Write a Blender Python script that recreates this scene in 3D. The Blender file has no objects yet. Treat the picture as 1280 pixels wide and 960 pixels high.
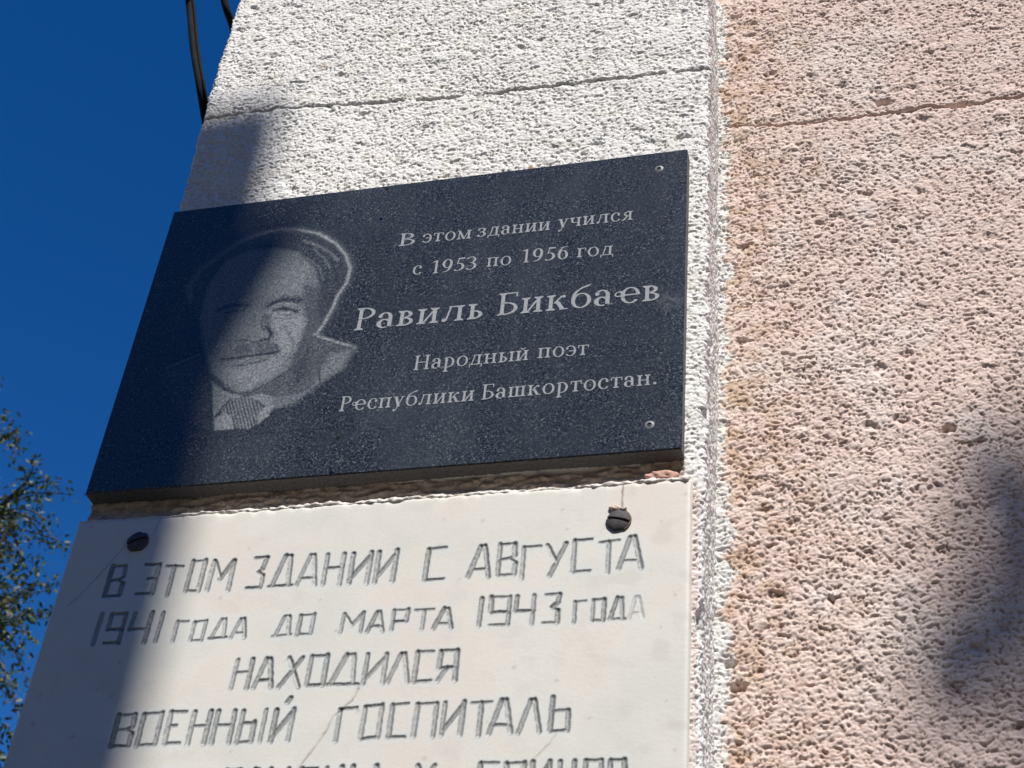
import bpy, bmesh, math, random
import numpy as np
from mathutils import Vector, Matrix

# ------------------------------------------------------------------ camera, world, sun
sc = bpy.context.scene
COL = sc.collection
PI = math.pi
GROUND = -2.45                      # the plaque's lower edge is z = 0, about 2.45 m above the ground

cam_d = bpy.data.cameras.new('camera'); cam = bpy.data.objects.new('camera', cam_d); COL.objects.link(cam)
R = [[0.967766, 0.237229, 0.084564], [-0.085605, 0.62563, -0.775409], [-0.236855, 0.743175, 0.625772]]
cam.matrix_world = Matrix(((R[0][0], -R[1][0], -R[2][0], 0.78626), (R[0][1], -R[1][1], -R[2][1], -1.10848),
                           (R[0][2], -R[1][2], -R[2][2], -0.83971), (0, 0, 0, 1)))
cam_d.sensor_width = 36.0; cam_d.lens = 1920.49 / 1280 * 36.0
cam_d.dof.use_dof = True; cam_d.dof.focus_distance = 1.72; cam_d.dof.aperture_fstop = 16
cam_d.clip_start = 0.02; cam_d.clip_end = 3000
sc.camera = cam

SUN = Vector((0.45, -1.0, 1.5)).normalized()        # towards the sun
EL = math.asin(SUN.z); AZ = math.atan2(SUN.x, SUN.y)
w = bpy.data.worlds.new('World'); sc.world = w; w.use_nodes = True
nt = w.node_tree; bg = nt.nodes['Background']
sky = nt.nodes.new('ShaderNodeTexSky'); sky.sky_type = 'NISHITA'; sky.sun_disc = False
sky.sun_elevation = EL; sky.sun_rotation = AZ
sky.altitude = 1500; sky.air_density = 1.0; sky.dust_density = 0.05; sky.ozone_density = 4.0
hs = nt.nodes.new('ShaderNodeHueSaturation'); hs.inputs['Saturation'].default_value = 1.33; hs.inputs['Hue'].default_value = .509
nt.links.new(sky.outputs[0], hs.inputs['Color']); nt.links.new(hs.outputs[0], bg.inputs[0]); bg.inputs[1].default_value = 0.094
sl = bpy.data.lights.new('sun', 'SUN'); sl.energy = 5.0; sl.angle = math.radians(0.53); sl.color = (1.0, 0.955, 0.89)
so = bpy.data.objects.new('sun', sl); COL.objects.link(so)
so.rotation_euler = SUN.to_track_quat('Z', 'Y').to_euler()
sc.view_settings.view_transform = 'Standard'; sc.view_settings.look = 'None'
sc.view_settings.exposure = 0.30; sc.view_settings.gamma = 1.0

# ------------------------------------------------------------------ data measured on the facade (metres or mm on the wall)
PORTRAIT = [('line', [(56.9, 253.0), (49.9, 276.2), (56.9, 297.9), (75.4, 316.4), (95.7, 334.7), (117.7, 345.1), (141.2, 348.2), (165.9, 344.4), (191.3, 334.7), (213.3, 317.1), (229.3, 295.9), (237.3, 276.1), (236.6, 254.3), (229.5, 237.2), (225.9, 216.3), (219.6, 196.1), (214.6, 184.6)], 0.3, 9.8, 'max'), ('poly', [(77.1, 295.1), (85.2, 313.0), (110.2, 322.9), (140.3, 322.3), (171.8, 311.9), (197.3, 283.7), (209.4, 247.1), (212.2, 214.5), (213.1, 193.4), (206.7, 166.7), (194.9, 141.1), (179.1, 123.0), (162.5, 110.1), (142.8, 112.2), (123.1, 125.9), (104.9, 144.7), (94.3, 166.3), (80.2, 203.0), (71.9, 232.7), (70.9, 269.6)], 0.5, 6.22, 'set'), ('poly', [(186.9, 261.1), (211.7, 250.4), (218.2, 196.3), (208.6, 156.3), (192.7, 138.0), (192.6, 168.4), (198.8, 195.2)], 0.2, 7.93, 'set'), ('poly', [(61.1, 241.4), (53.0, 272.1), (59.6, 295.3), (77.6, 313.4), (97.6, 331.3), (119.0, 341.8), (142.3, 344.1), (166.6, 340.4), (190.5, 331.0), (211.6, 313.6), (226.9, 292.5), (234.1, 272.9), (233.1, 251.1), (226.9, 230.4), (223.7, 209.5), (215.2, 205.4), (208.2, 229.3), (206.0, 258.5), (194.3, 284.1), (172.2, 309.9), (140.5, 321.1), (110.6, 320.9), (86.5, 307.1), (72.4, 278.8), (73.5, 239.8), (71.5, 221.9)], 0.07, 7.54, 'set'), ('line', [(175.0, 326.7), (191.5, 316.6), (208.2, 304.6), (220.8, 289.6)], 0.4, 4.81, 'max'), ('line', [(189.5, 311.2), (203.9, 295.8), (213.9, 279.5)], 0.32, 3.6, 'max'), ('line', [(183.0, 298.9), (200.2, 283.3), (209.7, 261.6)], 0.28, 3.59, 'max'), ('line', [(176.8, 284.7), (195.0, 263.6), (204.8, 240.5)], 0.28, 4.76, 'max'), ('poly', [(133.1, 298.5), (169.7, 291.4), (187.8, 272.0), (183.0, 250.7), (148.2, 251.7), (124.1, 269.7)], 0.6, 14.85, 'set'), ('poly', [(156.3, 225.4), (185.5, 221.6), (199.7, 205.6), (195.4, 168.1), (183.8, 155.9), (169.8, 184.9), (161.3, 206.9)], 0.78, 8.57, 'set'), ('poly', [(112.1, 150.6), (140.9, 147.3), (172.4, 157.2), (185.1, 149.0), (172.1, 130.4), (152.3, 119.4), (128.1, 128.6)], 0.66, 7.11, 'set'), ('line', [(56.9, 253.0), (49.9, 276.2), (56.9, 297.9), (75.4, 316.4), (95.7, 334.7), (117.7, 345.1), (141.2, 348.2), (165.9, 344.4)], 0.5, 3.16, 'max'), ('line', [(165.9, 344.4), (191.3, 334.7), (213.3, 317.1), (229.3, 295.9), (237.3, 276.1), (236.6, 254.3), (229.5, 237.2), (225.9, 216.3), (219.6, 196.1), (214.6, 184.6)], 0.95, 4.38, 'max'), ('line', [(151.9, 233.1), (162.4, 238.2), (173.6, 239.6), (187.2, 235.6)], 0.0, 8.9, 'set'), ('line', [(153.9, 230.0), (166.0, 234.5), (182.4, 230.9)], 0.8, 2.08, 'set'), ('line', [(159.2, 225.0), (170.3, 227.1), (186.4, 220.0)], 0.0, 4.43, 'set'), ('line', [(161.4, 214.0), (176.3, 210.3), (189.8, 213.9)], 0.45, 2.34, 'set'), ('line', [(166.4, 224.8), (175.3, 222.9)], 0.05, 2.94, 'set'), ('line', [(166.4, 217.6), (179.6, 215.2), (186.2, 217.9)], 0.4, 2.34, 'set'), ('line', [(149.7, 220.8), (147.8, 210.4), (151.1, 199.4)], 0.2, 3.25, 'set'), ('poly', [(149.6, 222.6), (157.7, 218.0), (159.8, 200.1), (152.5, 201.0)], 0.3, 4.1, 'set'), ('line', [(175.1, 201.7), (191.3, 175.4), (191.7, 158.3)], 0.5, 4.02, 'set'), ('line', [(155.9, 201.3), (162.7, 192.7), (161.5, 184.6), (153.3, 182.8)], 0.0, 5.24, 'set'), ('line', [(124.2, 186.3), (132.7, 186.7), (145.0, 182.1), (158.6, 184.5)], 0.06, 2.34, 'set'), ('poly', [(128.1, 181.3), (145.4, 180.3), (162.2, 180.7), (171.8, 175.0), (176.5, 165.2), (151.1, 165.8), (131.6, 164.7), (124.2, 166.3)], 0.25, 4.6, 'set'), ('line', [(141.6, 178.0), (148.1, 166.9)], 0.5, 2.03, 'set'), ('line', [(157.4, 176.8), (162.1, 166.9)], 0.42, 2.02, 'set'), ('line', [(137.7, 179.1), (133.4, 166.9)], 0.15, 2.33, 'set'), ('line', [(170.1, 176.2), (176.5, 165.2)], 0.12, 2.3, 'set'), ('line', [(112.9, 162.5), (132.2, 162.2), (151.6, 163.7), (173.8, 164.5)], 0.0, 4.05, 'set'), ('line', [(127.4, 151.6), (145.6, 151.8), (164.3, 156.1)], 0.22, 3.18, 'set'), ('line', [(93.6, 234.2), (107.0, 239.7), (125.2, 236.6)], 0.02, 7.28, 'set'), ('line', [(100.6, 229.0), (112.1, 229.7), (125.4, 228.7)], 0.1, 2.71, 'set'), ('line', [(107.5, 139.3), (123.7, 123.1), (139.9, 112.5), (156.4, 113.0), (173.5, 123.6), (187.9, 134.6), (200.5, 140.5)], 0.1, 4.25, 'set'), ('poly', [(153.6, 113.3), (178.4, 126.4), (203.3, 140.2), (201.4, 120.5), (182.0, 107.9), (163.5, 105.0)], 0.22, 3.91, 'set'), ('poly', [(184.1, 125.8), (217.2, 186.0), (227.2, 176.2), (259.9, 160.3), (247.7, 135.1), (229.7, 114.1), (206.4, 94.0), (185.6, 89.8), (177.4, 103.6)], 0.22, 8.31, 'set'), ('poly', [(194.9, 141.1), (209.5, 166.4), (215.7, 132.1), (202.7, 113.9)], 0.1, 6.99, 'set'), ('poly', [(233.8, 153.4), (259.9, 160.3), (253.2, 134.5), (234.0, 120.2), (222.0, 111.7)], 0.5, 9.67, 'set'), ('poly', [(172.5, 100.8), (209.4, 106.6), (224.8, 111.4), (206.4, 94.0), (180.7, 87.1)], 0.42, 5.53, 'set'), ('line', [(211.8, 184.9), (224.0, 178.3), (237.6, 171.5), (251.4, 165.4)], 0.9, 3.67, 'max'), ('line', [(251.4, 165.4), (261.2, 160.2)], 0.5, 6.13, 'max'), ('line', [(226.2, 134.2), (230.7, 117.3)], 0.05, 1.66, 'set'), ('poly', [(84.0, 167.5), (50.4, 157.7), (46.8, 137.6), (83.7, 90.6), (119.3, 71.0), (104.9, 134.6)], 0.09, 10.06, 'set'), ('line', [(83.2, 171.1), (66.1, 164.5), (50.4, 157.7)], 0.4, 2.68, 'max'), ('poly', [(106.4, 134.4), (124.8, 118.4), (147.6, 108.7), (133.3, 98.5), (123.5, 86.6), (122.8, 73.8)], 0.66, 2.55, 'set'), ('poly', [(149.2, 107.6), (167.7, 111.1), (187.3, 101.9), (177.0, 92.3), (164.2, 101.7)], 0.62, 2.51, 'set'), ('tie', [(133.7, 105.6), (148.9, 109.2), (164.3, 101.1), (174.0, 91.0), (169.1, 70.8), (163.5, 65.0), (143.8, 68.5), (134.0, 88.7), (125.6, 89.6)], 0.5, 1.66, 'set'), ('line', [(122.4, 85.1), (128.0, 97.4), (134.5, 105.5)], 0.05, 2.27, 'set'), ('poly', [(122.4, 82.8), (131.4, 90.6), (141.0, 81.6), (146.4, 66.7), (125.0, 67.2)], 0.82, 2.25, 'set'), ('poly', [(169.1, 80.3), (174.9, 91.9), (185.4, 93.7), (182.0, 80.6), (171.9, 70.2)], 0.76, 2.22, 'set'), ('line', [(106.7, 134.4), (114.7, 103.7), (122.4, 69.1)], 0.04, 2.29, 'set')]
SLAB_LETTERS = [('В', 50.1, -116.8, 66.5, -116.9, 32.9), ('Э', 84.7, -116.8, 99.7, -117.2, 32.9), ('Т', 107.2, -120.5, 124.8, -121.3, 32.9), ('О', 134.0, -116.5, 147.0, -116.7, 32.9), ('М', 155.8, -117.8, 177.3, -118.6, 32.9), ('З', 196.2, -117.0, 209.8, -117.2, 32.9), ('Д', 218.0, -116.8, 239.0, -116.9, 32.9), ('А', 244.7, -117.7, 263.5, -118.0, 32.9), ('Н', 271.0, -118.5, 287.0, -119.1, 32.9), ('И', 295.9, -118.9, 312.9, -119.3, 32.9), ('И', 320.9, -119.1, 337.6, -118.5, 32.9), ('С', 368.8, -119.7, 385.7, -119.4, 32.9), ('А', 408.8, -119.8, 428.4, -120.2, 32.9), ('В', 436.1, -119.4, 451.8, -119.6, 32.9), ('Г', 458.6, -124.1, 473.4, -123.4, 32.9), ('У', 478.8, -123.0, 497.1, -122.6, 32.9), ('С', 504.8, -120.1, 520.1, -119.5, 32.9), ('Т', 527.4, -123.9, 544.8, -122.9, 32.9), ('А', 545.0, -119.7, 565.1, -120.3, 32.9), ('1', 50.1, -168.4, 55.8, -168.3, 31.2), ('9', 64.0, -168.3, 79.1, -168.8, 31.2), ('4', 87.8, -169.1, 107.3, -169.6, 31.2), ('1', 112.9, -169.4, 119.4, -169.5, 31.2), ('Г', 133.7, -169.3, 144.2, -169.3, 19.9), ('О', 151.4, -169.9, 162.7, -169.9, 19.9), ('Д', 169.9, -168.8, 185.8, -168.3, 19.9), ('А', 190.6, -169.1, 204.5, -169.9, 19.9), ('Д', 232.4, -169.7, 248.8, -169.1, 19.9), ('О', 255.4, -169.5, 268.0, -169.4, 19.9), ('М', 296.2, -170.3, 315.7, -169.9, 19.9), ('А', 321.2, -169.8, 336.1, -170.1, 19.9), ('Р', 344.0, -169.5, 357.3, -169.1, 19.9), ('Т', 363.9, -170.8, 380.7, -170.7, 19.9), ('А', 383.1, -170.4, 399.7, -170.7, 19.9), ('1', 421.8, -170.3, 426.1, -170.5, 28.2), ('9', 433.2, -169.7, 449.8, -170.2, 28.2), ('4', 456.9, -169.8, 473.3, -170.3, 28.2), ('3', 480.7, -169.9, 494.6, -170.0, 28.2), ('Г', 509.1, -171.4, 518.5, -171.2, 20.8), ('О', 524.5, -170.2, 534.5, -170.0, 20.8), ('Д', 539.1, -169.6, 552.7, -169.6, 20.8), ('А', 556.6, -169.8, 568.1, -169.8, 20.8), ('Н', 202.6, -221.1, 217.4, -221.0, 28.7), ('А', 223.7, -221.3, 240.2, -220.9, 28.7), ('Х', 247.3, -221.2, 265.3, -221.5, 28.7), ('О', 273.4, -220.5, 288.2, -220.6, 28.7), ('Д', 293.3, -220.2, 319.9, -220.8, 28.7), ('И', 325.5, -221.6, 343.0, -221.5, 28.7), ('Л', 347.7, -222.0, 365.9, -222.2, 28.7), ('С', 371.5, -221.5, 386.9, -221.3, 28.7), ('Я', 393.1, -222.0, 408.0, -221.9, 28.7), ('В', 99.5, -272.6, 117.3, -272.7, 30.2), ('О', 124.6, -272.9, 142.0, -272.2, 30.2), ('Е', 150.2, -271.9, 164.7, -271.8, 30.2), ('Н', 172.6, -273.0, 188.3, -272.6, 30.2), ('Н', 195.1, -272.8, 211.1, -272.7, 30.2), ('Ь', 219.0, -273.0, 231.5, -272.7, 30.2), ('1', 238.2, -273.1, 242.6, -273.0, 30.2), ('Й', 250.1, -273.5, 265.8, -272.9, 30.2), ('Г', 308.8, -275.0, 323.9, -274.3, 30.2), ('О', 331.4, -273.3, 346.1, -272.1, 30.2), ('С', 355.7, -272.7, 370.2, -272.4, 30.2), ('П', 378.0, -273.2, 395.1, -273.2, 30.2), ('И', 402.6, -272.7, 418.5, -272.4, 30.2), ('Т', 426.1, -274.2, 442.8, -274.1, 30.2), ('А', 442.9, -272.5, 461.9, -272.4, 30.2), ('Л', 468.2, -273.4, 486.3, -272.6, 30.2), ('Ь', 495.0, -272.0, 509.4, -271.7, 30.2), ('Е', 283.8, -329.0, 297.4, -329.0, 30.2), ('Н', 305.9, -328.5, 318.7, -328.5, 30.2), ('Ь', 328.5, -328.5, 339.8, -328.4, 30.2), ('1', 346.8, -328.6, 351.7, -328.4, 30.2), ('Х', 379.6, -328.9, 400.9, -329.1, 30.2), ('Б', 439.1, -328.8, 453.9, -328.9, 30.2), ('О', 461.3, -329.5, 475.3, -329.2, 30.2), ('И', 482.7, -329.4, 496.6, -329.1, 30.2), ('Ц', 505.2, -329.4, 517.7, -329.4, 30.2), ('О', 526.2, -329.3, 539.3, -329.5, 30.2), ('В', 546.4, -329.4, 560.0, -329.6, 30.2), ('Д', 105, -328.8, 128, -328.8, 30.2), ('Л', 133, -328.8, 150, -328.8, 30.2), ('Я', 156, -328.8, 171, -328.8, 30.2), ('Р', 215, -328.8, 228, -328.8, 30.2), ('А', 233, -328.8, 250, -328.8, 30.2), ('Н', 256, -328.8, 272, -328.8, 30.2)]
PLAQUE_WORDS = [('В', 288.4, 300.8, 307.5, 300.4), ('этом', 314.9, 301.9, 370.4, 300.5), ('здании', 376.9, 301.5, 456.7, 299.8), ('учился', 464.3, 301.2, 545.2, 301.4), ('с', 309.7, 255.6, 320.4, 255.6), ('1953', 330.2, 254.2, 381.0, 254.2), ('по', 391.2, 255.6, 417.8, 255.0), ('1956', 428.2, 256.1, 479.0, 254.4), ('год', 487.7, 255.3, 526.2, 253.8), ('Равиль', 255.6, 184.5, 396.0, 183.8), ('Бикбаҽв', 409.0, 185.0, 576.6, 184.6), ('Народный', 328.4, 122.7, 447.5, 122.4), ('поэт', 456.3, 123.4, 507.5, 122.1), ('Рҽспублики', 257.0, 77.8, 396.7, 76.9), ('Башкортостан.', 403.6, 76.9, 576.1, 77.5)]
CRACK_W = [(-0.0107, 0.5813), (0.0375, 0.5826), (0.091, 0.5812), (0.1442, 0.5769), (0.2172, 0.5715), (0.309, 0.5621), (0.3879, 0.5594), (0.4652, 0.5554), (0.5406, 0.5514), (0.5824, 0.5485), (0.6235, 0.5484)]
CRACK_P = [(0.6274, 0.5324), (0.678, 0.5229), (0.7233, 0.5199), (0.7682, 0.5196), (0.8124, 0.5193), (0.8565, 0.5231), (0.8993, 0.5174), (0.9593, 0.5205), (1.0096, 0.5199)]
HOLES_P = [(0.8093, 0.5391), (0.8908, 0.5191), (0.6378, -0.1939), (0.6317, -0.1703), (0.8374, 0.0682)]
SPLASH = [(0.7522, 0.4651), (0.763, 0.4181), (0.7771, 0.3661), (0.796, 0.2981), (0.8041, 0.2518), (0.756, 0.6461), (0.7116, -0.1076), (0.7852, 0.0036), (0.6956, 0.3365), (0.7496, 0.237)]
VEIN_A = [(0.3221, -0.2255), (0.3181, -0.2368), (0.3106, -0.2448), (0.3025, -0.2528), (0.2993, -0.2638), (0.2924, -0.2783), (0.2797, -0.2997)]
VEIN_B = [(0.5002, -0.2745), (0.4961, -0.2821), (0.4862, -0.293), (0.4776, -0.3025), (0.473, -0.3107)]
VEIN_C = [(0.0661, -0.0454), (0.0532, -0.0676), (0.0386, -0.092), (0.0213, -0.1177), (0.0134, -0.1251)]
TIPS = [(-3.641, 4.6, 3.751), (-3.747, 4.7, 3.738), (-3.579, 4.8, 3.725), (-3.706, 4.9, 3.738), (-3.467, 4.8, 3.637), (-3.416, 4.6, 3.324), (-3.498, 5.0, 3.435), (-3.561, 5.0, 3.409), (-3.672, 5.0, 3.457), (-3.409, 4.8, 3.052), (-3.395, 4.8, 3.113), (-3.453, 4.7, 3.026), (-3.46, 4.6, 3.058), (-3.597, 4.9, 3.077), (-3.609, 4.6, 3.399), (-3.76, 4.7, 3.556), (-4.589, 5.3, 4.911), (-4.479, 5.3, 4.658), (-4.362, 5.2, 4.417), (-4.169, 5.1, 4.235), (-4.158, 5.1, 4.119), (-3.41, 4.8, 2.865), (-3.349, 4.7, 2.691), (-3.544, 5.0, 3.037), (-3.43, 4.7, 2.74), (-3.431, 4.6, 2.771), (-3.445, 4.8, 2.618), (-3.358, 4.8, 2.483), (-3.347, 4.7, 2.345), (-3.36, 4.6, 2.419), (-3.385, 4.8, 2.231), (-3.317, 4.7, 2.058), (-3.292, 4.7, 2.239), (-3.599, 4.6, 3.153), (-3.671, 4.6, 3.304), (-3.53, 4.6, 2.913), (-3.475, 4.6, 2.64), (-3.628, 4.9, 2.773), (-3.619, 4.9, 3.298), (-3.717, 4.9, 3.431)]
CAB1 = [(-0.7277, 0.25, 2.5216), (-0.3827, 0.3, 1.4661), (-0.3443, 0.34, 1.3234), (-0.3172, 0.36, 1.2103), (-0.2939, 0.38, 1.1243), (-0.289, 0.43, 1.0686), (-0.2773, 0.47, 1.0012), (-0.3187, 0.6, 1.0629)]
CAB2 = [(-0.6397, 0.25, 2.4858), (-0.3319, 0.32, 1.4813), (-0.2883, 0.36, 1.3365), (-0.2785, 0.39, 1.3052), (-0.2642, 0.43, 1.2632), (-0.3078, 0.6, 1.272)]


# ------------------------------------------------------------------ numpy noise
def perlin(x, y, seed, nper=256):
    rng = np.random.default_rng(seed)
    ang = rng.random((nper, nper)) * 2 * PI
    gx, gy = np.cos(ang), np.sin(ang)
    xi = np.floor(x).astype(np.int64); yi = np.floor(y).astype(np.int64)
    xf = x - xi; yf = y - yi
    u = xf * xf * xf * (xf * (xf * 6 - 15) + 10); v = yf * yf * yf * (yf * (yf * 6 - 15) + 10)
    def g(ix, iy, dx, dy):
        a = ix % nper; b = iy % nper
        return gx[a, b] * dx + gy[a, b] * dy
    n00 = g(xi, yi, xf, yf); n10 = g(xi + 1, yi, xf - 1, yf)
    n01 = g(xi, yi + 1, xf, yf - 1); n11 = g(xi + 1, yi + 1, xf - 1, yf - 1)
    return ((n00 * (1 - u) + n10 * u) * (1 - v) + (n01 * (1 - u) + n11 * u) * v) * 1.5
def worley(x, y, seed, nper=256):
    rng = np.random.default_rng(seed)
    px, py, pr = rng.random((nper, nper)), rng.random((nper, nper)), rng.random((nper, nper))
    xi = np.floor(x).astype(np.int64); yi = np.floor(y).astype(np.int64)
    best = np.full(x.shape, 9.0); rr = np.zeros(x.shape)
    for i in (-1, 0, 1):
        for j in (-1, 0, 1):
            a = (xi + i) % nper; b = (yi + j) % nper
            d = (xi + i + px[a, b] - x) ** 2 + (yi + j + py[a, b] - y) ** 2
            m = d < best; best = np.where(m, d, best); rr = np.where(m, pr[a, b], rr)
    return np.sqrt(best), rr
def sstep(a, b, x):
    t = np.clip((x - a) / (b - a), 0, 1); return t * t * (3 - 2 * t)
def seg_dist(px, py, a, b):
    ax, ay = a; bx, by = b; dx, dy = bx - ax, by - ay
    L = dx * dx + dy * dy + 1e-12
    t = np.clip(((px - ax) * dx + (py - ay) * dy) / L, 0, 1)
    return np.hypot(px - ax - t * dx, py - ay - t * dy)
def line_dist(px, py, pts):
    d = np.full(px.shape, 1e9)
    for a, b in zip(pts, pts[1:]): d = np.minimum(d, seg_dist(px, py, a, b))
    return d
def in_poly(px, py, pts):
    ins = np.zeros(px.shape, bool); n = len(pts)
    for i in range(n):
        x1, y1 = pts[i]; x2, y2 = pts[(i + 1) % n]
        c = ((y1 > py) != (y2 > py)) & (px < (x2 - x1) * (py - y1) / (y2 - y1 + 1e-12) + x1)
        ins ^= c
    return ins

def roughcast(u, z, seed):
    """thrown stucco: knobbly crust with torn pits; returns height in metres and a 0..1 crust value"""
    s = seed * 10
    wu = perlin(u / .012, z / .012, s + 1) * .0035; wz = perlin(u / .012, z / .012, s + 2) * .0030
    U = u + wu; Z = z + wz
    zone = .5 + .5 * np.clip(perlin(u / .07, z / .05, s + 9) * 1.6, -1, 1)           # coarser and finer throws
    f1, r1 = worley(U / .0078, Z / .0056, s + 3)
    f2, r2 = worley(U / .0036, Z / .0028, s + 4)
    n1 = perlin(U / .0056, Z / .0034, s + 5); n2 = perlin(U / .0027, Z / .0021, s + 6)
    lump = np.clip(1 - f1 * f1 * 1.1, 0, 1) * (.35 + .85 * r1)
    small = np.clip(1 - f2 * f2 * 1.2, 0, 1) * (.3 + .9 * r2)
    base = (.30 + .28 * zone) * lump + .50 * small + .50 * n1 + .36 * n2
    big = perlin(u / .055, z / .04, s + 7)
    crust = sstep(-.08, .62, base + .12 * big)
    h = (.0020 + .0010 * zone) * crust + .0014 * small + .0006 * lump + .0012 * big + .0008 * n2
    # the odd deep pit and the odd proud lump
    f3, r3 = worley(U / .034, Z / .028, s + 8)
    pit = (r3 > .88) * np.clip(1 - f3 * 4.2, 0, 1)
    lum = (r3 < .16) * np.clip(1 - f3 * 3.6, 0, 1)
    h = h - .0045 * np.sqrt(pit) + .0030 * np.sqrt(lum)
    return h, crust - pit * .8

# ------------------------------------------------------------------ mesh helpers
def link(name, me, mat, parent=None):
    o = bpy.data.objects.new(name, me); COL.objects.link(o)
    if mat: me.materials.append(mat)
    if parent: o.parent = parent
    return o
def grid_mesh(name, P, mat, parent=None, attrs=None, smooth=True, flip=False, drop=None):
    """P: (n, m, 3) array of points"""
    n, m = P.shape[:2]
    idx = np.arange(n * m).reshape(n, m)
    q = np.stack([idx[:-1, :-1], idx[1:, :-1], idx[1:, 1:], idx[:-1, 1:]], -1).reshape(-1, 4)
    if flip: q = q[:, ::-1]
    if drop is not None:                                # faces wholly hidden behind a plate are not built
        dd_ = drop; hid = dd_[:-1, :-1] & dd_[1:, :-1] & dd_[1:, 1:] & dd_[:-1, 1:]; q = q[~hid.reshape(-1)]
        used = np.unique(q); rem = np.full(n * m, -1); rem[used] = np.arange(len(used)); q = rem[q]
        P = P.reshape(-1, 3)[used]; attrs = {k: A.reshape(-1, A.shape[2])[used] if A.ndim == 3 else A.reshape(-1)[used] for k, A in (attrs or {}).items()}
        n, m = len(used), 1
    me = bpy.data.meshes.new(name)
    me.vertices.add(n * m); me.vertices.foreach_set('co', P.reshape(-1).astype(np.float32))
    me.loops.add(q.size); me.loops.foreach_set('vertex_index', q.reshape(-1).astype(np.int32))
    me.polygons.add(len(q)); me.polygons.foreach_set('loop_start', np.arange(0, q.size, 4, dtype=np.int32))
    me.update(calc_edges=True)
    me.polygons.foreach_set('use_smooth', np.full(len(q), smooth))
    for k, A in (attrs or {}).items():
        if A.shape[-1] == 3 and A.ndim > 1 and A.size == n * m * 3:
            a = me.attributes.new(k, 'FLOAT_COLOR', 'POINT')
            C = np.ones((n * m, 4), np.float32); C[:, :3] = A.reshape(-1, 3); a.data.foreach_set('color', C.reshape(-1))
        else:
            a = me.attributes.new(k, 'FLOAT', 'POINT'); a.data.foreach_set('value', A.reshape(-1).astype(np.float32))
    return link(name, me, mat, parent)
def bm_obj(name, bm, mat, parent=None, smooth=False):
    me = bpy.data.meshes.new(name); bmesh.ops.recalc_face_normals(bm, faces=bm.faces[:]); bm.to_mesh(me); bm.free()
    for p_ in me.polygons: p_.use_smooth = smooth
    return link(name, me, mat, parent)
def add_box(bm, lo, hi, bev=0):
    r = bmesh.ops.create_cube(bm, size=1)
    for v in r['verts']:
        v.co = Vector([lo[i] + (v.co[i] + .5) * (hi[i] - lo[i]) for i in range(3)])
    if bev:
        es = list({e for v in r['verts'] for e in v.link_edges})
        bmesh.ops.bevel(bm, geom=es, offset=bev, segments=2, profile=.5, affect='EDGES')
def add_tube(bm, pts, rad, seg=8, cap=True):
    pts = [Vector(p) for p in pts]; rings = []
    ref = Vector((0.13, .2, 1)).normalized()
    for i, p in enumerate(pts):
        t = (pts[min(i + 1, len(pts) - 1)] - pts[max(i - 1, 0)]).normalized()
        a = t.cross(ref)
        if a.length < .05: a = t.cross(Vector((1, 0, 0)))
        a.normalize(); b = t.cross(a); r = rad[i] if hasattr(rad, '__len__') else rad
        rings.append([bm.verts.new(p + (a * math.cos(k * 2 * PI / seg) + b * math.sin(k * 2 * PI / seg)) * r) for k in range(seg)])
    for A, B in zip(rings, rings[1:]):
        for k in range(seg): bm.faces.new((A[k], A[(k + 1) % seg], B[(k + 1) % seg], B[k]))
    if cap: bm.faces.new(rings[0][::-1]); bm.faces.new(rings[-1])
def empty(name, loc, label, cat, group=None):
    o = bpy.data.objects.new(name, None); COL.objects.link(o); o.location = loc
    o.empty_display_size = .05
    return tag(o, label, cat, group)
def tag(o, label, cat, group=None):
    o['label'] = label; o['category'] = cat
    if group: o['group'] = group
    return o
def catmull(pts, n):
    P = [Vector(p) for p in pts]; P = [2 * P[0] - P[1]] + P + [2 * P[-1] - P[-2]]; out = []
    for i in range(1, len(P) - 2):
        for k in range(n):
            t = k / n; a, b, c, d = P[i - 1], P[i], P[i + 1], P[i + 2]
            out.append(.5 * ((2 * b) + (-a + c) * t + (2 * a - 5 * b + 4 * c - d) * t * t + (-a + 3 * b - 3 * c + d) * t ** 3))
    out.append(P[-2]); return out

# ------------------------------------------------------------------ materials
def new_mat(name, rough=.8, spec=.3):
    m = bpy.data.materials.new(name); m.use_nodes = True
    b = m.node_tree.nodes['Principled BSDF']; b.inputs['Roughness'].default_value = rough
    b.inputs['Specular IOR Level'].default_value = spec
    return m, m.node_tree, b
def N(nt, t, **kw):
    n = nt.nodes.new(t)
    for k, v in kw.items():
        if k.startswith('i_'): n.inputs[k[2:].replace('_', ' ')].default_value = v
        else: setattr(n, k, v)
    return n
def coord(nt): return N(nt, 'ShaderNodeTexCoord').outputs['Object']
def noise(nt, scale, detail=3, rough=.55, dist=0, vec=None):
    n = N(nt, 'ShaderNodeTexNoise'); n.inputs['Scale'].default_value = scale; n.inputs['Detail'].default_value = detail
    n.inputs['Roughness'].default_value = rough; n.inputs['Distortion'].default_value = dist
    nt.links.new(vec or coord(nt), n.inputs['Vector']); return n.outputs['Fac']
def ramp(nt, fac, stops):
    r = N(nt, 'ShaderNodeValToRGB'); e = r.color_ramp.elements
    e[0].position, e[0].color = stops[0][0], (*stops[0][1], 1); e[1].position, e[1].color = stops[-1][0], (*stops[-1][1], 1)
    for p_, c in stops[1:-1]: x = e.new(p_); x.color = (*c, 1)
    nt.links.new(fac, r.inputs[0]); return r.outputs[0]
def g3(v): return (v, v, v)
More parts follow.
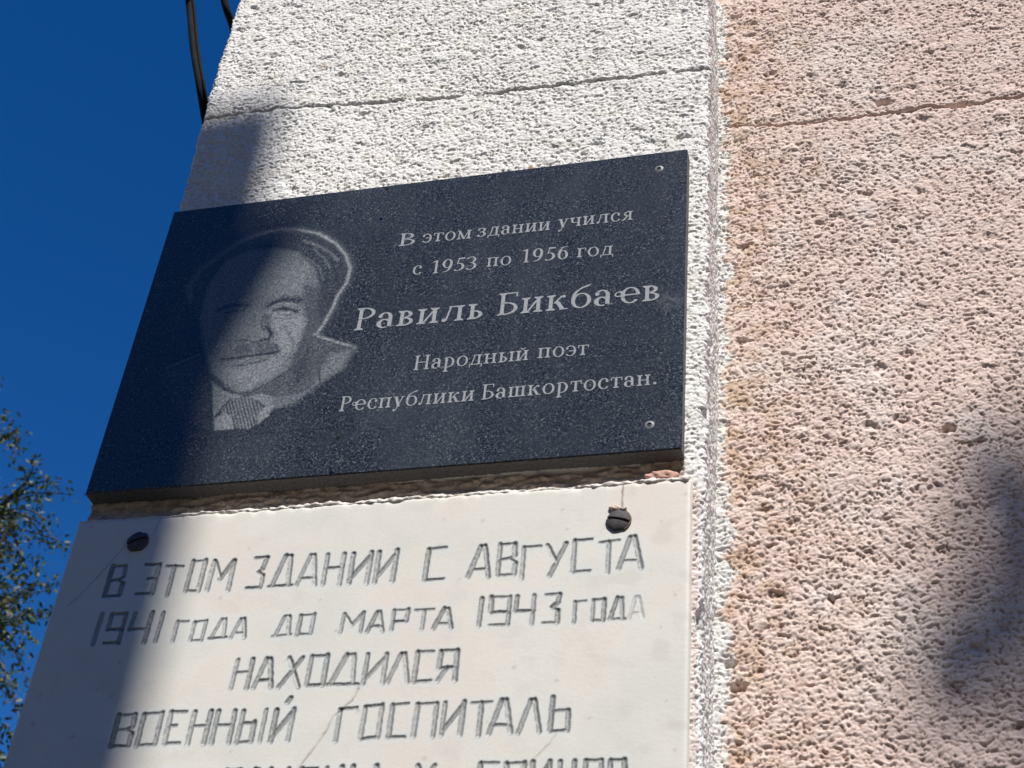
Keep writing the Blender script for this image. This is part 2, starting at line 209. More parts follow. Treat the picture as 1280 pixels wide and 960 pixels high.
def mix(nt, fac, a, b, mode='MIX'):
    n = N(nt, 'ShaderNodeMix', data_type='RGBA', blend_type=mode)
    for s, v in ((n.inputs[0], fac), (n.inputs[6], a), (n.inputs[7], b)):
        if isinstance(v, (int, float)): s.default_value = v
        elif isinstance(v, tuple): s.default_value = (*v, 1)
        else: nt.links.new(v, s)
    return n.outputs[2]
def bump(nt, b, fac, strength, dist):
    n = N(nt, 'ShaderNodeBump'); n.inputs['Strength'].default_value = strength; n.inputs['Distance'].default_value = dist
    nt.links.new(fac, n.inputs['Height']); nt.links.new(n.outputs[0], b.inputs['Normal'])
def simple(name, c0, c1, scale, rough=.8, spec=.3, bmp=0, metal=0):
    m, nt, b = new_mat(name, rough, spec); b.inputs['Metallic'].default_value = metal
    f = noise(nt, scale, 5, .6)
    nt.links.new(ramp(nt, f, [(.3, c0), (.7, c1)]), b.inputs['Base Color'])
    if bmp: bump(nt, b, noise(nt, scale * 3, 4, .65), .6, bmp)
    return m

# stucco: colour of the paint and its stains is stored per point, grain added here
m_stucco, nt_, b_ = new_mat('painted_stucco', .92, .15)
at = N(nt_, 'ShaderNodeAttribute', attribute_name='paint')
gr = ramp(nt_, noise(nt_, 900, 3, .7), [(.3, g3(.86)), (.7, g3(1.0))])
nt_.links.new(mix(nt_, 1.0, at.outputs['Color'], gr, 'MULTIPLY'), b_.inputs['Base Color'])
bump(nt_, b_, noise(nt_, 420, 5, .75), .7, .0013)

# black speckled granite; 'etch' = amount of laser dots
def granite(name, etched):
    m, nt, b = new_mat(name, .22, .45)
    c = coord(nt)
    n1 = noise(nt, 430, 3, .75, .9, c); n2 = noise(nt, 430, 3, .75, 1.0, c); n3 = noise(nt, 26, 4, .6, 0, c)
    v = N(nt, 'ShaderNodeTexVoronoi', feature='DISTANCE_TO_EDGE'); v.inputs['Scale'].default_value = 330
    wv = N(nt, 'ShaderNodeVectorMath', operation='ADD'); nz = N(nt, 'ShaderNodeTexNoise'); nz.inputs['Scale'].default_value = 300
    sc_ = N(nt, 'ShaderNodeVectorMath', operation='SCALE'); sc_.inputs['Scale'].default_value = .004
    nt.links.new(c, nz.inputs['Vector']); nt.links.new(nz.outputs['Color'], sc_.inputs[0])
    nt.links.new(c, wv.inputs[0]); nt.links.new(sc_.outputs[0], wv.inputs[1]); nt.links.new(wv.outputs[0], v.inputs['Vector'])
    base = ramp(nt, n1, [(.38, (.006, .008, .011)), (.50, (.021, .025, .030)), (.59, (.070, .078, .086)), (.69, (.20, .21, .22))])
    flake = ramp(nt, v.outputs['Distance'], [(.0, g3(1.5)), (.10, g3(.9)), (.5, g3(.45))])
    base = mix(nt, 1.0, base, flake, 'MULTIPLY')
    base = mix(nt, ramp(nt, n3, [(.40, g3(.0)), (.62, g3(.6))]), base, (.033, .038, .043))
    if etched:
        a = N(nt, 'ShaderNodeAttribute', attribute_name='etch')
        dots = ramp(nt, n2, [(.40, g3(.30)), (.60, g3(1.15))])
        k = mix(nt, 1.0, a.outputs['Color'], dots, 'MULTIPLY')
        base = mix(nt, k, base, (.30, .325, .35))
        rr = N(nt, 'ShaderNodeMapRange'); nt.links.new(a.outputs['Fac'], rr.inputs[0])
        rr.inputs[3].default_value = .22; rr.inputs[4].default_value = .7
        nt.links.new(rr.outputs[0], b.inputs['Roughness'])
    mp = N(nt, 'ShaderNodeMapping'); mp.inputs['Scale'].default_value = (1, 1, .35); mp.inputs['Rotation'].default_value = (0, .5, 0)
    nt.links.new(c, mp.inputs['Vector'])
    film = ramp(nt, noise(nt, 11, 6, .65, .8, mp.outputs[0]), [(.50, g3(0)), (.75, g3(.10))])
    base = mix(nt, film, base, (.24, .27, .30))
    sm = N(nt, 'ShaderNodeVectorMath', operation='DISTANCE'); sm.inputs[1].default_value = (.586, 0, .182); nt.links.new(c, sm.inputs[0])
    sr = ramp(nt, sm.outputs['Value'], [(.0, g3(.28)), (.016, g3(0))])
    base = mix(nt, mix(nt, 1.0, sr, ramp(nt, noise(nt, 130, 4, .7, .5, c), [(.42, g3(0)), (.62, g3(1))]), 'MULTIPLY'), base, (.42, .45, .48))
    nt.links.new(base, b.inputs['Base Color'])
    bump(nt, b, noise(nt, 8, 2), .03, .002)
    return m
m_granite = granite('black_granite', False); m_portrait = granite('etched_granite', True)
m_sawn = simple('sawn_granite_edge', (.07, .068, .07), (.16, .155, .16), 300, .7, .3)
m_under = m_sawn
m_letter = simple('frosted_lettering', (.20, .215, .23), (.42, .44, .46), 700, .75, .2)
m_cap = simple('cap_ring', (.13, .135, .14), (.22, .22, .225), 300, .5, .4)
m_dark = simple('dark_hole', (.006, .006, .007), (.012, .012, .013), 300, .8, .1)

# marble slab: grooves carry grey paint, a bluish clean halo round the letters
m_slab, nt_, b_ = new_mat('cream_marble', .5, .35)
c_ = coord(nt_)
col = ramp(nt_, noise(nt_, 9, 5, .6, .5, c_), [(.30, (.62, .615, .56)), (.5, (.68, .66, .595)), (.70, (.70, .635, .565))])
col = mix(nt_, ramp(nt_, noise(nt_, 34, 5, .6, .3, c_), [(.55, g3(0)), (.75, g3(.45))]), col, (.56, .54, .50))
col = mix(nt_, ramp(nt_, noise(nt_, 300, 3, .6, 0, c_), [(.62, g3(0)), (.80, g3(.25))]), col, (.50, .48, .44))
ah = N(nt_, 'ShaderNodeAttribute', attribute_name='halo'); ap = N(nt_, 'ShaderNodeAttribute', attribute_name='ink')
asn = N(nt_, 'ShaderNodeAttribute', attribute_name='stain')
hm = mix(nt_, 1.0, ah.outputs['Color'], ramp(nt_, noise(nt_, 60, 4, .6, 0, c_), [(.3, g3(.25)), (.65, g3(.9))]), 'MULTIPLY')
col = mix(nt_, hm, col, (.62, .66, .665))
col = mix(nt_, asn.outputs['Fac'], col, (.30, .25, .20))
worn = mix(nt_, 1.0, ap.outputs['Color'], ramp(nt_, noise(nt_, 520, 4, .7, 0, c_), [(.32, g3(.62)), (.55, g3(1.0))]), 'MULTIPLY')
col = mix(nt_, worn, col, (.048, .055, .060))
nt_.links.new(col, b_.inputs['Base Color'])
bump(nt_, b_, noise(nt_, 260, 4, .6, 0, c_), .25, .0006)

m_mortar = simple('old_mortar', (.34, .27, .21), (.66, .56, .46), 120, .95, .1, .002)
m_lip = simple('limewashed_mortar', (.60, .54, .48), (.80, .76, .71), 160, .9, .15, .001)
m_pinkchip = simple('pink_mortar', (.50, .29, .22), (.62, .40, .32), 150, .9, .1, .001)
m_wood = simple('dry_wood', (.36, .24, .15), (.50, .36, .25), 300, .85, .2, .0004)
m_iron = simple('dark_iron', (.035, .037, .045), (.11, .095, .085), 420, .6, .4, .0012, .3)
m_sleeve = simple('rusty_sleeve', (.09, .075, .055), (.20, .17, .13), 400, .8, .2, .0004)
m_cable = simple('cable_rubber', (.012, .012, .013), (.022, .022, .024), 60, .85, .12, .0003)
m_concrete = simple('pole_concrete', (.26, .25, .24), (.38, .37, .35), 14, .9, .2, .002)
m_bark = simple('bark', (.06, .048, .036), (.15, .12, .09), 30, .9, .15, .006)
m_leaf, nt_, b_ = new_mat('leaf', .5, .4)
ar = N(nt_, 'ShaderNodeAttribute', attribute_name='tone')
nt_.links.new(ramp(nt_, ar.outputs['Fac'], [(.0, (.028, .058, .022)), (.5, (.050, .088, .028)), (.78, (.095, .105, .038)), (.93, (.13, .11, .05)), (1.0, (.22, .23, .18))]), b_.inputs['Base Color'])
tr = N(nt_, 'ShaderNodeBsdfTranslucent'); tr.inputs[0].default_value = (.07, .10, .02, 1)
mx = N(nt_, 'ShaderNodeMixShader'); mx.inputs[0].default_value = .22
nt_.links.new(b_.outputs[0], mx.inputs[1]); nt_.links.new(tr.outputs[0], mx.inputs[2])
nt_.links.new(mx.outputs[0], nt_.nodes['Material Output'].inputs['Surface'])
m_ground, nt_, b_ = new_mat('dusty_ground', .95, .1)
nt_.links.new(ramp(nt_, noise(nt_, 1.3, 8, .6), [(.3, (.060, .055, .035)), (.7, (.11, .095, .065))]), b_.inputs['Base Color'])
bump(nt_, b_, noise(nt_, 30, 6, .7), .5, .02)
m_asph, nt_, b_ = new_mat('pavement_asphalt', .9, .2)
nt_.links.new(ramp(nt_, noise(nt_, 60, 6, .7), [(.3, (.045, .044, .043)), (.7, (.075, .073, .07))]), b_.inputs['Base Color'])
bump(nt_, b_, noise(nt_, 200, 4, .7), .5, .004)

# ------------------------------------------------------------------ ground
def quad_sheet(name, x0, x1, y0, y1, z, mat, n=2):
    xs = np.linspace(x0, x1, n); ys = np.linspace(y0, y1, n)
    P = np.stack(np.broadcast_arrays(xs[:, None], ys[None, :], np.full((n, n), z)), -1)
    o = grid_mesh(name, P, mat, smooth=False); o['kind'] = 'structure'; return o
quad_sheet('ground', -900, 900, -900, 900, GROUND, m_ground, 8)
quad_sheet('pavement', -9, 14, -3.0, .45, GROUND + .004, m_asph)

# unseen block added across the street to cut horizon light and deepen the wall's shade
m_render = simple('grey_render', (.20, .19, .17), (.28, .265, .24), 3, .9, .2, .003)
m_pane = simple('window_glass', (.02, .025, .03), (.04, .045, .05), 2, .12, .5)
opp = empty('horizon_blocker', (2, -15, GROUND), 'unseen grey block added across the street to cut horizon light', 'building')
oi_ = Matrix.Translation(-opp.location)
bm = bmesh.new(); add_box(bm, (-24, -27, GROUND - .1), (28, -15, GROUND + 11)); o = bm_obj('walls', bm, m_render, opp); o.matrix_parent_inverse = oi_
bm = bmesh.new(); add_box(bm, (-24.5, -27.5, GROUND + 11.01), (28.5, -14.5, GROUND + 11.35)); o = bm_obj('roof', bm, m_render, opp); o.matrix_parent_inverse = oi_
wm = None
for fl_ in range(3):
    for i in range(15):
        if wm is None:
            bm = bmesh.new(); add_box(bm, (-.7, 0, 0), (.7, .05, 1.6)); wo_ = bm_obj('window', bm, m_pane, opp); wm = wo_.data
        else:
            wo_ = bpy.data.objects.new('window', wm); COL.objects.link(wo_); wo_.parent = opp
        wo_.matrix_parent_inverse = oi_; wo_.location = (-22 + i * 3.4, -15.0, GROUND + 1.2 + fl_ * 3.4)

# ------------------------------------------------------------------ the building corner: white pilaster and pink wall
T = 0.0177                 # pilaster face lies this far behind the plaque's face
YP = 0.092                 # pink wall face
bld = empty('corner_building', (.3, .5, GROUND), 'roughcast building corner with a white pilaster beside a pink wall', 'building')
bld_inv = Matrix.Translation(-bld.location)
def keep(o):
    o.matrix_parent_inverse = bld_inv; return o
def frange(a, b, s): return list(np.arange(a, b - s * .3, s))

# perimeter of the pilaster: back-left > front-left corner > front-right corner > inner corner, walked by arc length
XL, XR, RC = -.004, .6185, .007
def perim(u):
    """u = x on the face; u < XL runs back along the left side, u > XR runs back along the right return"""
    x = np.clip(u, XL, XR); y = np.full(u.shape, T)
    y = np.where(u < XL, T + (XL - u), y); y = np.where(u > XR, T + (u - XR), y)
    nx = np.zeros(u.shape); ny = -np.ones(u.shape)
    # corner rounding by blending the normals and pulling the edge in
    def corner(uc, sgn):
        d = (u - uc) * sgn
        t = np.clip((d + RC) / (2 * RC), 0, 1) * PI / 2
        return d, t
    d, t = corner(XR, 1); k = np.abs(d) < RC
    x = np.where(k, XR - RC + RC * np.sin(t), x); y = np.where(k, T + RC - RC * np.cos(t), y)
    nx = np.where(d > -RC, np.sin(t), nx); ny = np.where(d > -RC, -np.cos(t), ny)
    d, t = corner(XL, -1); k = np.abs(d) < RC
    x = np.where(k, XL + RC - RC * np.sin(t), x); y = np.where(k, T + RC - RC * np.cos(t), y)
    nx = np.where(d > -RC, -np.sin(t), nx); ny = np.where(d > -RC, -np.cos(t), ny)
    return x, y, nx, ny
F = .00102
us = np.array([-4.0, -2.0, -1.0, -.4, -.2, -.1] + frange(-.045, -.02, .003) + frange(-.02, .0, F) + frange(.0, .7, F) + [.705, .712, .72])
zs = np.array([GROUND - .05, -1.8, -1.2, -.8, -.6, -.5] + frange(-.44, -.34, .004) + frange(-.34, .86, F) + frange(.86, 1.0, .004) + [1.1, 1.4, 2.2, 3.4])
U, Z = np.meshgrid(us, zs, indexing='ij')
h, crust = roughcast(U, Z, 1)
hw = perlin(U / .3, Z / .35, 91) * .004
# the plaster thins out to the bare bed around the plates, so it never pokes through them
behind = ((U > .004) & (U < .596) & (Z > .004) & (Z < .394)) | ((U > .004) & (U < .604) & (Z < -.035) & (Z > -.74))
h = np.where(behind, -.003, h)
bedm = sstep(-.045, -.036, Z) * (1 - sstep(-.006, .004, Z)) * sstep(-.02, .005, U) * (1 - sstep(.594, .601, U))
h = h * (1 - bedm) - .008 * bedm
# crack across the face
cd = line_dist(U, Z + perlin(U / .02, Z / .02, 31) * .0035 + perlin(U / .006, Z / .006, 32) * .0012, CRACK_W)
ck = np.exp(-(cd / .0020) ** 2) * sstep(-.3, .1, perlin(U / .035, Z / .3, 33) + .35)
h = h - .0050 * ck
# step line and scars on the return beside the slab
ret = sstep(XR + .008, XR + .02, U)
vf = perlin(U / .0042, Z / .009, 35); h = h + ret * (.0009 * vf)
for hx, hz, hr in ((.628, -.168, .010), (.634, -.03, .005), (.640, .155, .005), (.655, .33, .006), (.632, .07, .006), (.622, .045, .007)):
    h = h - .011 * np.exp(-(((U - hx) / hr) ** 2 + ((Z - hz) / (hr * 1.7)) ** 2) ** 1.5)
edge_nick = perlin(U * 0 + 3.3, Z / .022, 41) * .0028 + perlin(U * 0 + 8.3, Z / .007, 42) * .0016
x, y, nx, ny = perim(U)
cl = np.exp(-(((U - XL) / .02) ** 2)); cr = np.exp(-(((U - XR) / .014) ** 2))
x = x + cl * edge_nick * .6 - .0135 * sstep(.2, .85, Z) * np.exp(-((U - XL) / .05) ** 2) * 1.0 - cr * edge_nick
h = h * .66 - .0016 + hw * (1 - behind)
Px, Py = x + nx * h, y + ny * h
# paint: white, mixed to grey-brown where the crust is low and patchily on the return
paintv = np.zeros(U.shape + (3,))
white = np.array((.86, .845, .82)); grey_c = np.array((.60, .575, .54)); warm = np.array((.66, .56, .44)); pinkish = np.array((.70, .60, .56))
f_grey = (1 - sstep(-.15, .35, crust)) * .30 * sstep(-.5, .4, perlin(U / .03, Z / .03, 51) + .15)
f_grey = np.clip(f_grey + ret * sstep(.0, .5, perlin(U / .010, Z / .030, 52)) * .5, 0, 1)
blot = sstep(.30, .55, perlin(U / .05, Z / .04, 53)) * .35
strip = sstep(.600, .606, U) * (1 - sstep(.614, .618, U)) * (1 - sstep(-.04, -.03, Z)) * .8      # pink wash beside the slab
for k in range(3):
    c = white[k] * (1 - blot) + (white[k] * .93 if k == 0 else (white[k] * (.90 if k == 1 else .82))) * blot
    c = c * (1 - strip) + pinkish[k] * strip
    sp = np.clip(np.exp(-(((U - .1365) / .006) ** 2 + ((Z - .653) / .006) ** 2)) , 0, 1)           # one ochre spot
    c = c * (1 - f_grey) + grey_c[k] * f_grey
    c = c * (1 - ck * .8) + (.25, .235, .22)[k] * ck * .8
    c = c * (1 - sp * .8) + warm[k] * sp * .8
    c = c * (1 - bedm) + (.24, .20, .165)[k] * bedm
    paintv[..., k] = c
P = np.stack([Px, Py, Z + 0 * Px], -1)
hid = ((U > .02) & (U < .58) & (Z > .012) & (Z < .375)) | ((U > .02) & (U < .585) & (Z < -.05) & (Z > -.73))
keep(grid_mesh('white_pilaster', P, m_stucco, bld, {'paint': paintv}, drop=hid))

# pink wall
xs = np.array(frange(.600, 1.03, F) + frange(1.03, 1.4, .005) + frange(1.4, 2.4, .05) + [3, 5, 8, 12.])
zs = np.array([GROUND - .05, -1.8, -1.2, -.8] + frange(-.7, -.34, .006) + frange(-.34, .76, F) + frange(.76, 1.1, .006) + [1.2, 1.4, 2.2, 3.4])
X, Z = np.meshgrid(xs, zs, indexing='ij')
h, crust = roughcast(X, Z, 2)
h = h * (1 - .25 * sstep(.5, .1, 1 - X))
cd = line_dist(X, Z + perlin(X / .02, Z / .02, 61) * .004 + perlin(X / .006, Z / .006, 62) * .0015, CRACK_P)
ck = np.exp(-(cd / .0017) ** 2) * sstep(-.5, .0, perlin(X / .04, Z / .3, 64) + .3); h = h - .0055 * ck
for (hx, hz), (ra, rb) in zip(HOLES_P, ((.009, .0050), (.012, .0045), (.007, .0045), (.005, .004), (.007, .004))):
    q = ((X - hx) / ra) ** 2 + ((Z - hz) / rb) ** 2 + perlin(X / .005, Z / .004, 63) * 1.1
    h = h - .012 * np.exp(-np.clip(q, 0, 9) ** 2)
h = h + perlin(X / .3, Z / .35, 92) * .003
Yp = YP - h * .90 + .002
paintp = np.zeros(X.shape + (3,))
pink = np.array((.755, .605, .545)); pale = np.array((.775, .665, .61)); och = np.array((.56, .40, .29)); och2 = np.array((.74, .59, .47)); brown = np.array((.31, .18, .125))
n_a = perlin(X / .12, Z / .10, 71) + .5 * perlin(X / .05, Z / .045, 72); n_b = perlin(X / .018, Z / .014, 73); n_c = perlin(X / .030, Z / .025, 74)
near = np.clip(1 - (X - .632) / (.13 + .08 * perlin(X * 0 + 2.2, Z / .12, 75)), 0, 1)
f_och2 = np.clip(near * 1.0, 0, 1) * .45 * sstep(-.6, .6, n_c + n_a * .5)
f_och = sstep(.0, .6, n_c + .8 * n_b + near * .6 - .45) * near * .7
f_pale = sstep(.0, .6, n_a)
spl = np.zeros(X.shape)
for sx, sz in SPLASH: spl = np.maximum(spl, np.exp(-(((X - sx) / .013) ** 2 + ((Z - sz) / .022) ** 2) + n_b * .8))
spl = np.clip(spl, 0, 1) * .7
wedge = X + perlin(X * 0 + 5.5, Z / .02, 76) * .010 + perlin(X / .008, Z / .008, 77) * .006
f_white = (1 - sstep(.626, .634, wedge)) * sstep(-.6, .0, perlin(X / .02, Z / .03, 78) + .35)
f_brown = (1 - sstep(-.1, .50, crust)) * (.60 + .35 * near) * sstep(-.6, .5, n_b + .2)  # browner where the crust is low, more so near the corner
f_brown = np.clip(f_brown + ck * .8, 0, 1)
for k in range(3):
    c = pink[k] * (1 - f_pale) + pale[k] * f_pale
    c = c * (1 - f_och2) + och2[k] * f_och2
    c = c * (1 - f_och) + och[k] * f_och
    c = c * (1 - spl) + (.81, .72, .68)[k] * spl
    c = c * (1 - f_brown) + brown[k] * f_brown
    c = c * (1 - f_white) + (.78, .765, .74)[k] * (1 - f_brown * .5) * f_white
    paintp[..., k] = c
P = np.stack([X, Yp, Z], -1)
keep(grid_mesh('pink_wall', P, m_stucco, bld, {'paint': paintp}))
bm = bmesh.new()                                     # the solid body behind the plaster, roof slab on top
add_box(bm, (.03, .2, GROUND - .05), (12, 7, 3.38)); keep(bm_obj('wall_core', bm, m_concrete, bld))
bm = bmesh.new(); add_box(bm, (-.35, -.30, 3.40), (12.4, 7.4, 3.58), .01); keep(bm_obj('roof_slab', bm, m_concrete, bld))

# ------------------------------------------------------------------ black granite plaque
random.seed(7)
plq = empty('memorial_plaque', (.3, T, 0), 'black speckled granite memorial plaque with an engraved portrait and five lines of white lettering', 'plaque')
pinv = Matrix.Translation(-plq.location)
def pk(o): o.matrix_parent_inverse = pinv; return o
# body: face sheet with tiny polished chamfer + sawn sides
def bevel_plate(name, x0, x1, z0, z1, yf, yb, ch, mat, par):
    bm = bmesh.new()
    a = [(x0 + ch, yf, z0 + ch), (x1 - ch, yf, z0 + ch), (x1 - ch, yf, z1 - ch), (x0 + ch, yf, z1 - ch)]
    b = [(x0, yf + ch, z0), (x1, yf + ch, z0), (x1, yf + ch, z1), (x0, yf + ch, z1)]
    c = [(x0, yb, z0), (x1, yb, z0), (x1, yb, z1), (x0, yb, z1)]
    A, B, C_ = [[bm.verts.new(p_) for p_ in r] for r in (a, b, c)]
    return bm, A, B, C_
bm, A, B, C_ = bevel_plate('', 0, .6, 0, .4, 0, T + .004, .0012, None, None)
fs = [bm.faces.new(A)] + [bm.faces.new((A[i], A[(i + 1) % 4], B[(i + 1) % 4], B[i])) for i in range(4)]
ss = [bm.faces.new((B[i], B[(i + 1) % 4], C_[(i + 1) % 4], C_[i])) for i in range(4)] + [bm.faces.new(C_)]
for f_ in ss: f_.material_index = 1
o = bm_obj('granite_plate', bm, m_granite, plq); o.data.materials.append(m_sawn); pk(o)

# portrait, drawn in millimetres on the stone
xs = np.arange(.040, .272, .0008); zs = np.arange(.058, .356, .0008)
X, Z = np.meshgrid(xs, zs, indexing='ij'); xm, zm = X * 1000, Z * 1000
et = np.zeros(X.shape)
wob = perlin(X / .004, Z / .004, 81) * .9
for kind, pts, val, width, mode in PORTRAIT:
    if kind == 'line':
        d = line_dist(xm + wob * .5, zm + wob * .5, pts); mk = np.clip(np.exp(-(d / (width * .5 + .15)) ** 2 * 1.1), 0, 1)
    else:
        ins = in_poly(xm + wob, zm - wob, pts); d = line_dist(xm + wob, zm - wob, list(pts) + [pts[0]])
        mk = sstep(-width * .6, width * .6, np.where(ins, d, -d))
    if mode == 'max': et = np.maximum(et, val * mk)
    else:
        v = val
        if kind == 'tie': v = np.where(np.sin((xm * .85 + zm * .35) * 2 * PI / 3.1) > .1, .12, .55)
        et = et * (1 - mk) + v * mk
hair = perlin(X / .0035, Z / .0018, 82) * .5 + perlin(X / .0016, Z / .0016, 83) * .5
et = et * (1 + .35 * hair)
bord = np.minimum(np.minimum(X - xs[0], xs[-1] - X), np.minimum(Z - zs[0], zs[-1] - Z)); et = np.clip(et * sstep(0, .006, bord), 0, 1)
P = np.stack([X, np.full(X.shape, -.00015), Z], -1)
pk(grid_mesh('engraved_portrait', P, m_portrait, plq, {'etch': et}, smooth=False))

# --- serif lettering: every glyph is a handful of flat strokes, unit = cap height, X = x-height
XH, S, TH = .68, .118, .050
def stem(x, y0, y1, top=1, bot=1, s=None, e=.085):
    s = s or S; t = TH * .85; p_ = [[(x, y0), (x + s, y0), (x + s, y1), (x, y1)]]
    if bot: p_.append([(x - e, y0), (x + s + e, y0), (x + s + e, y0 + t * .8), (x + s + .01, y0 + t + .05), (x - .01, y0 + t + .05), (x - e, y0 + t * .8)])
    if top: p_.append([(x - e, y1), (x - e, y1 - t * .8), (x - .01, y1 - t - .05), (x + s + .01, y1 - t - .05), (x + s + e, y1 - t * .8), (x + s + e, y1)])
    return p_
def bar(x0, x1, y, t=None): t = t or TH; return [[(x0, y), (x1, y), (x1, y + t), (x0, y + t)]]
def diag(x0, y0, x1, y1, wd): return [[(x0, y0), (x0 + wd, y0), (x1 + wd, y1), (x1, y1)]]
def arc(cx, cy, rx, ry, a0, a1, s=None, t=None, n=22):
    s = s or S; t = t or TH; out = []
    o_, i_ = [], []
    for k in range(n + 1):
        a = math.radians(a0 + (a1 - a0) * k / n); c, d = math.cos(a), math.sin(a)
        o_.append((cx + rx * c, cy + ry * d)); i_.append((cx + (rx - s) * c, cy + (ry - t) * d))
    for k in range(n): out.append([o_[k], o_[k + 1], i_[k + 1], i_[k]])
    return out
def dot(cx, cy, r): return [[(cx + r * math.cos(k * PI / 5), cy + r * math.sin(k * PI / 5)) for k in range(10)]]
def fl(x, y0, y1, t=.05): return [[(x, y0), (x + t, y0), (x + t, y1), (x, y1)]]
def shift(ps, dx): return [[(x + dx, y) for x, y in p_] for p_ in ps]
def g_b(x): return arc(x + S - .02, XH * .25 + .02, .30, XH * .25 + .03, -90, 90) + bar(x, x + S, XH * .50 + .0) 
def o_(cx=.33, cy=XH / 2, rx=.31, ry=XH / 2 + .02): return arc(cx, cy, rx, ry, 0, 360, n=30)
def soft(x): return stem(x, 0, XH) + arc(x + S - .02, .19, .29, .20, -90, 90) + bar(x + .05, x + S + .02, .33) + bar(x + .05, x + S + .02, 0)
G = {}
G['В'] = (stem(.09, 0, 1) + arc(.24, .76, .34, .24, -90, 90) + arc(.24, .27, .42, .27, -90, 90) + bar(.09, .26, 1 - TH) + bar(.09, .26, .50) + bar(.09, .26, 0), .70)
G['Р'] = (stem(.09, 0, 1) + arc(.24, .74, .37, .26, -90, 90) + bar(.09, .26, 1 - TH) + bar(.09, .26, .48), .64)
G['Б'] = (stem(.09, 0, 1) + bar(.09, .60, 1 - TH) + fl(.56, .80, 1) + arc(.24, .29, .40, .28, -90, 90) + bar(.09, .26, .51) + bar(.09, .26, 0.01), .68)
G['Н'] = (stem(.09, 0, 1) + stem(.66, 0, 1) + bar(.2, .7, .49), .92)
G['в'] = (stem(.08, 0, XH) + arc(.21, .515, .25, .165, -90, 90) + arc(.21, .185, .30, .185, -90, 90) + bar(.08, .23, XH - TH) + bar(.08, .23, .33) + bar(.08, .23, 0), .56)
G['ь'] = (soft(.08), .54); G['ы'] = (soft(.08) + stem(.64, 0, XH), .86)
G['р'] = (stem(.10, -.30, XH, 0, 1) + [[(-.0, XH - .06), (.12, XH + .02), (.12, XH - .08)]] + arc(.25, .34, .35, .36, -112, 112), .64)
G['о'] = (o_(), .66)
G['с'] = (arc(.32, XH / 2, .30, XH / 2 + .02, 48, 325) + dot(.47, XH * .74, .075), .58)
ee = arc(.32, XH / 2, .30, XH / 2 + .02, 0, 322) + bar(.12, .62, XH * .50, .055)
G['е'] = (ee, .62)
G['ҽ'] = (shift(ee, .14) + arc(.10, XH * .62, .13, .12, 60, 300, .05, .04) + dot(.16, XH * .62 + .09, .05) + bar(.10, .30, XH * .46, .045), .76)
G['э'] = (arc(.24, XH / 2, .31, XH / 2 + .02, -142, 140) + bar(.18, .50, XH * .47, .055) + dot(.06, XH * .76, .07), .56)
G['т'] = (stem(.23, 0, XH, 0, 1) + bar(.02, .60, XH - TH) + fl(.02, XH - .20, XH) + fl(.55, XH - .20, XH), .62)
G['г'] = (stem(.08, 0, XH) + bar(.08, .48, XH - TH) + fl(.43, XH - .20, XH), .50)
G['м'] = (stem(.09, 0, XH, 0, 1, .06) + stem(.64, 0, XH, 1, 1) + diag(.36, 0, .05, XH, .13) + diag(.39, 0, .66, XH, .05) + bar(.0, .12, XH - .05, .05), .88)
G['з'] = (arc(.20, .52, .26, .17, -90, 150, .14) + arc(.19, .18, .31, .20, -150, 90, .15) + bar(.12, .24, .335) + dot(.05, .55, .065) + dot(.05, .12, .06), .54)
G['д'] = (stem(.46, 0.03, XH, 1, 0) + diag(.10, .03, .25, XH, .06) + bar(.20, .5, XH - TH) + bar(.0, .70, .0) + fl(.0, -.16, .05) + fl(.65, -.16, .05), .72)
G['а'] = (arc(.24, .46, .24, .24, 0, 150, .13) + stem(.35, .06, .46, 0, 0, .13) + arc(.24, .19, .24, .21, 40, 300, .14) + dot(.09, .52, .07) + diag(.40, 0.02, .52, .06, .08), .58)
G['н'] = (stem(.08, 0, XH) + stem(.48, 0, XH) + bar(.2, .5, .32), .72)
G['п'] = (stem(.08, 0, XH) + stem(.48, 0, XH) + bar(.15, .55, XH - TH), .72)
G['и'] = (stem(.08, 0, XH) + stem(.48, 0, XH) + diag(.20, .08, .46, XH - .13, .07), .72)
G['й'] = (G['и'][0] + arc(.355, XH + .22, .15, .15, 190, 350, .05, .06), .72)
G['ш'] = (stem(.08, 0, XH) + stem(.40, 0, XH) + stem(.72, 0, XH) + bar(.1, .8, 0), .96)
G['ч'] = (stem(.46, 0, XH) + stem(.08, .36, XH, 1, 0) + arc(.30, .38, .22, .13, 180, 300, .14) + bar(.3, .5, .25), .70)
G['л'] = (stem(.48, 0, XH) + diag(.10, .05, .22, XH, .06) + bar(.18, .55, XH - TH) + dot(.07, .07, .075) , .72)
G['я'] = (stem(.42, 0, XH) + arc(.44, .49, .33, .20, 90, 270) + diag(.04, 0, .26, .32, .11) + bar(-.02, .14, 0), .68)
G['у'] = (diag(.25, .0, .06, XH, .15) + diag(.16, -.24, .50, XH, .055) + bar(-.02, .27, XH - .05, .05) + bar(.40, .62, XH - .05, .05) + dot(.11, -.23, .07), .62)
G['к'] = (stem(.08, 0, XH) + diag(.22, .30, .44, XH - .06, .07) + diag(.46, 0, .26, .38, .14) + bar(.42, .68, 0, .05) + dot(.53, XH - .09, .065), .68)
G['б'] = (arc(.33, .32, .31, .34, 0, 360, n=30) + arc(.42, .40, .40, .50, 105, 188, .10) + [[(.30, .84), (.56, .94), (.62, 1.04), (.32, .92)]], .66)
G['1'] = (stem(.22, 0, 1, 0, 1) + [[(.06, .86), (.06, .90), (.24, 1.0), (.24, .88)]], .52)
G['9'] = (arc(.30, .66, .28, .34, 0, 360, .14) + arc(.18, .64, .40, .62, -78, -2, .14) + [[(.08, .0), (.30, .04), (.28, .10), (.08, .04)]], .62)
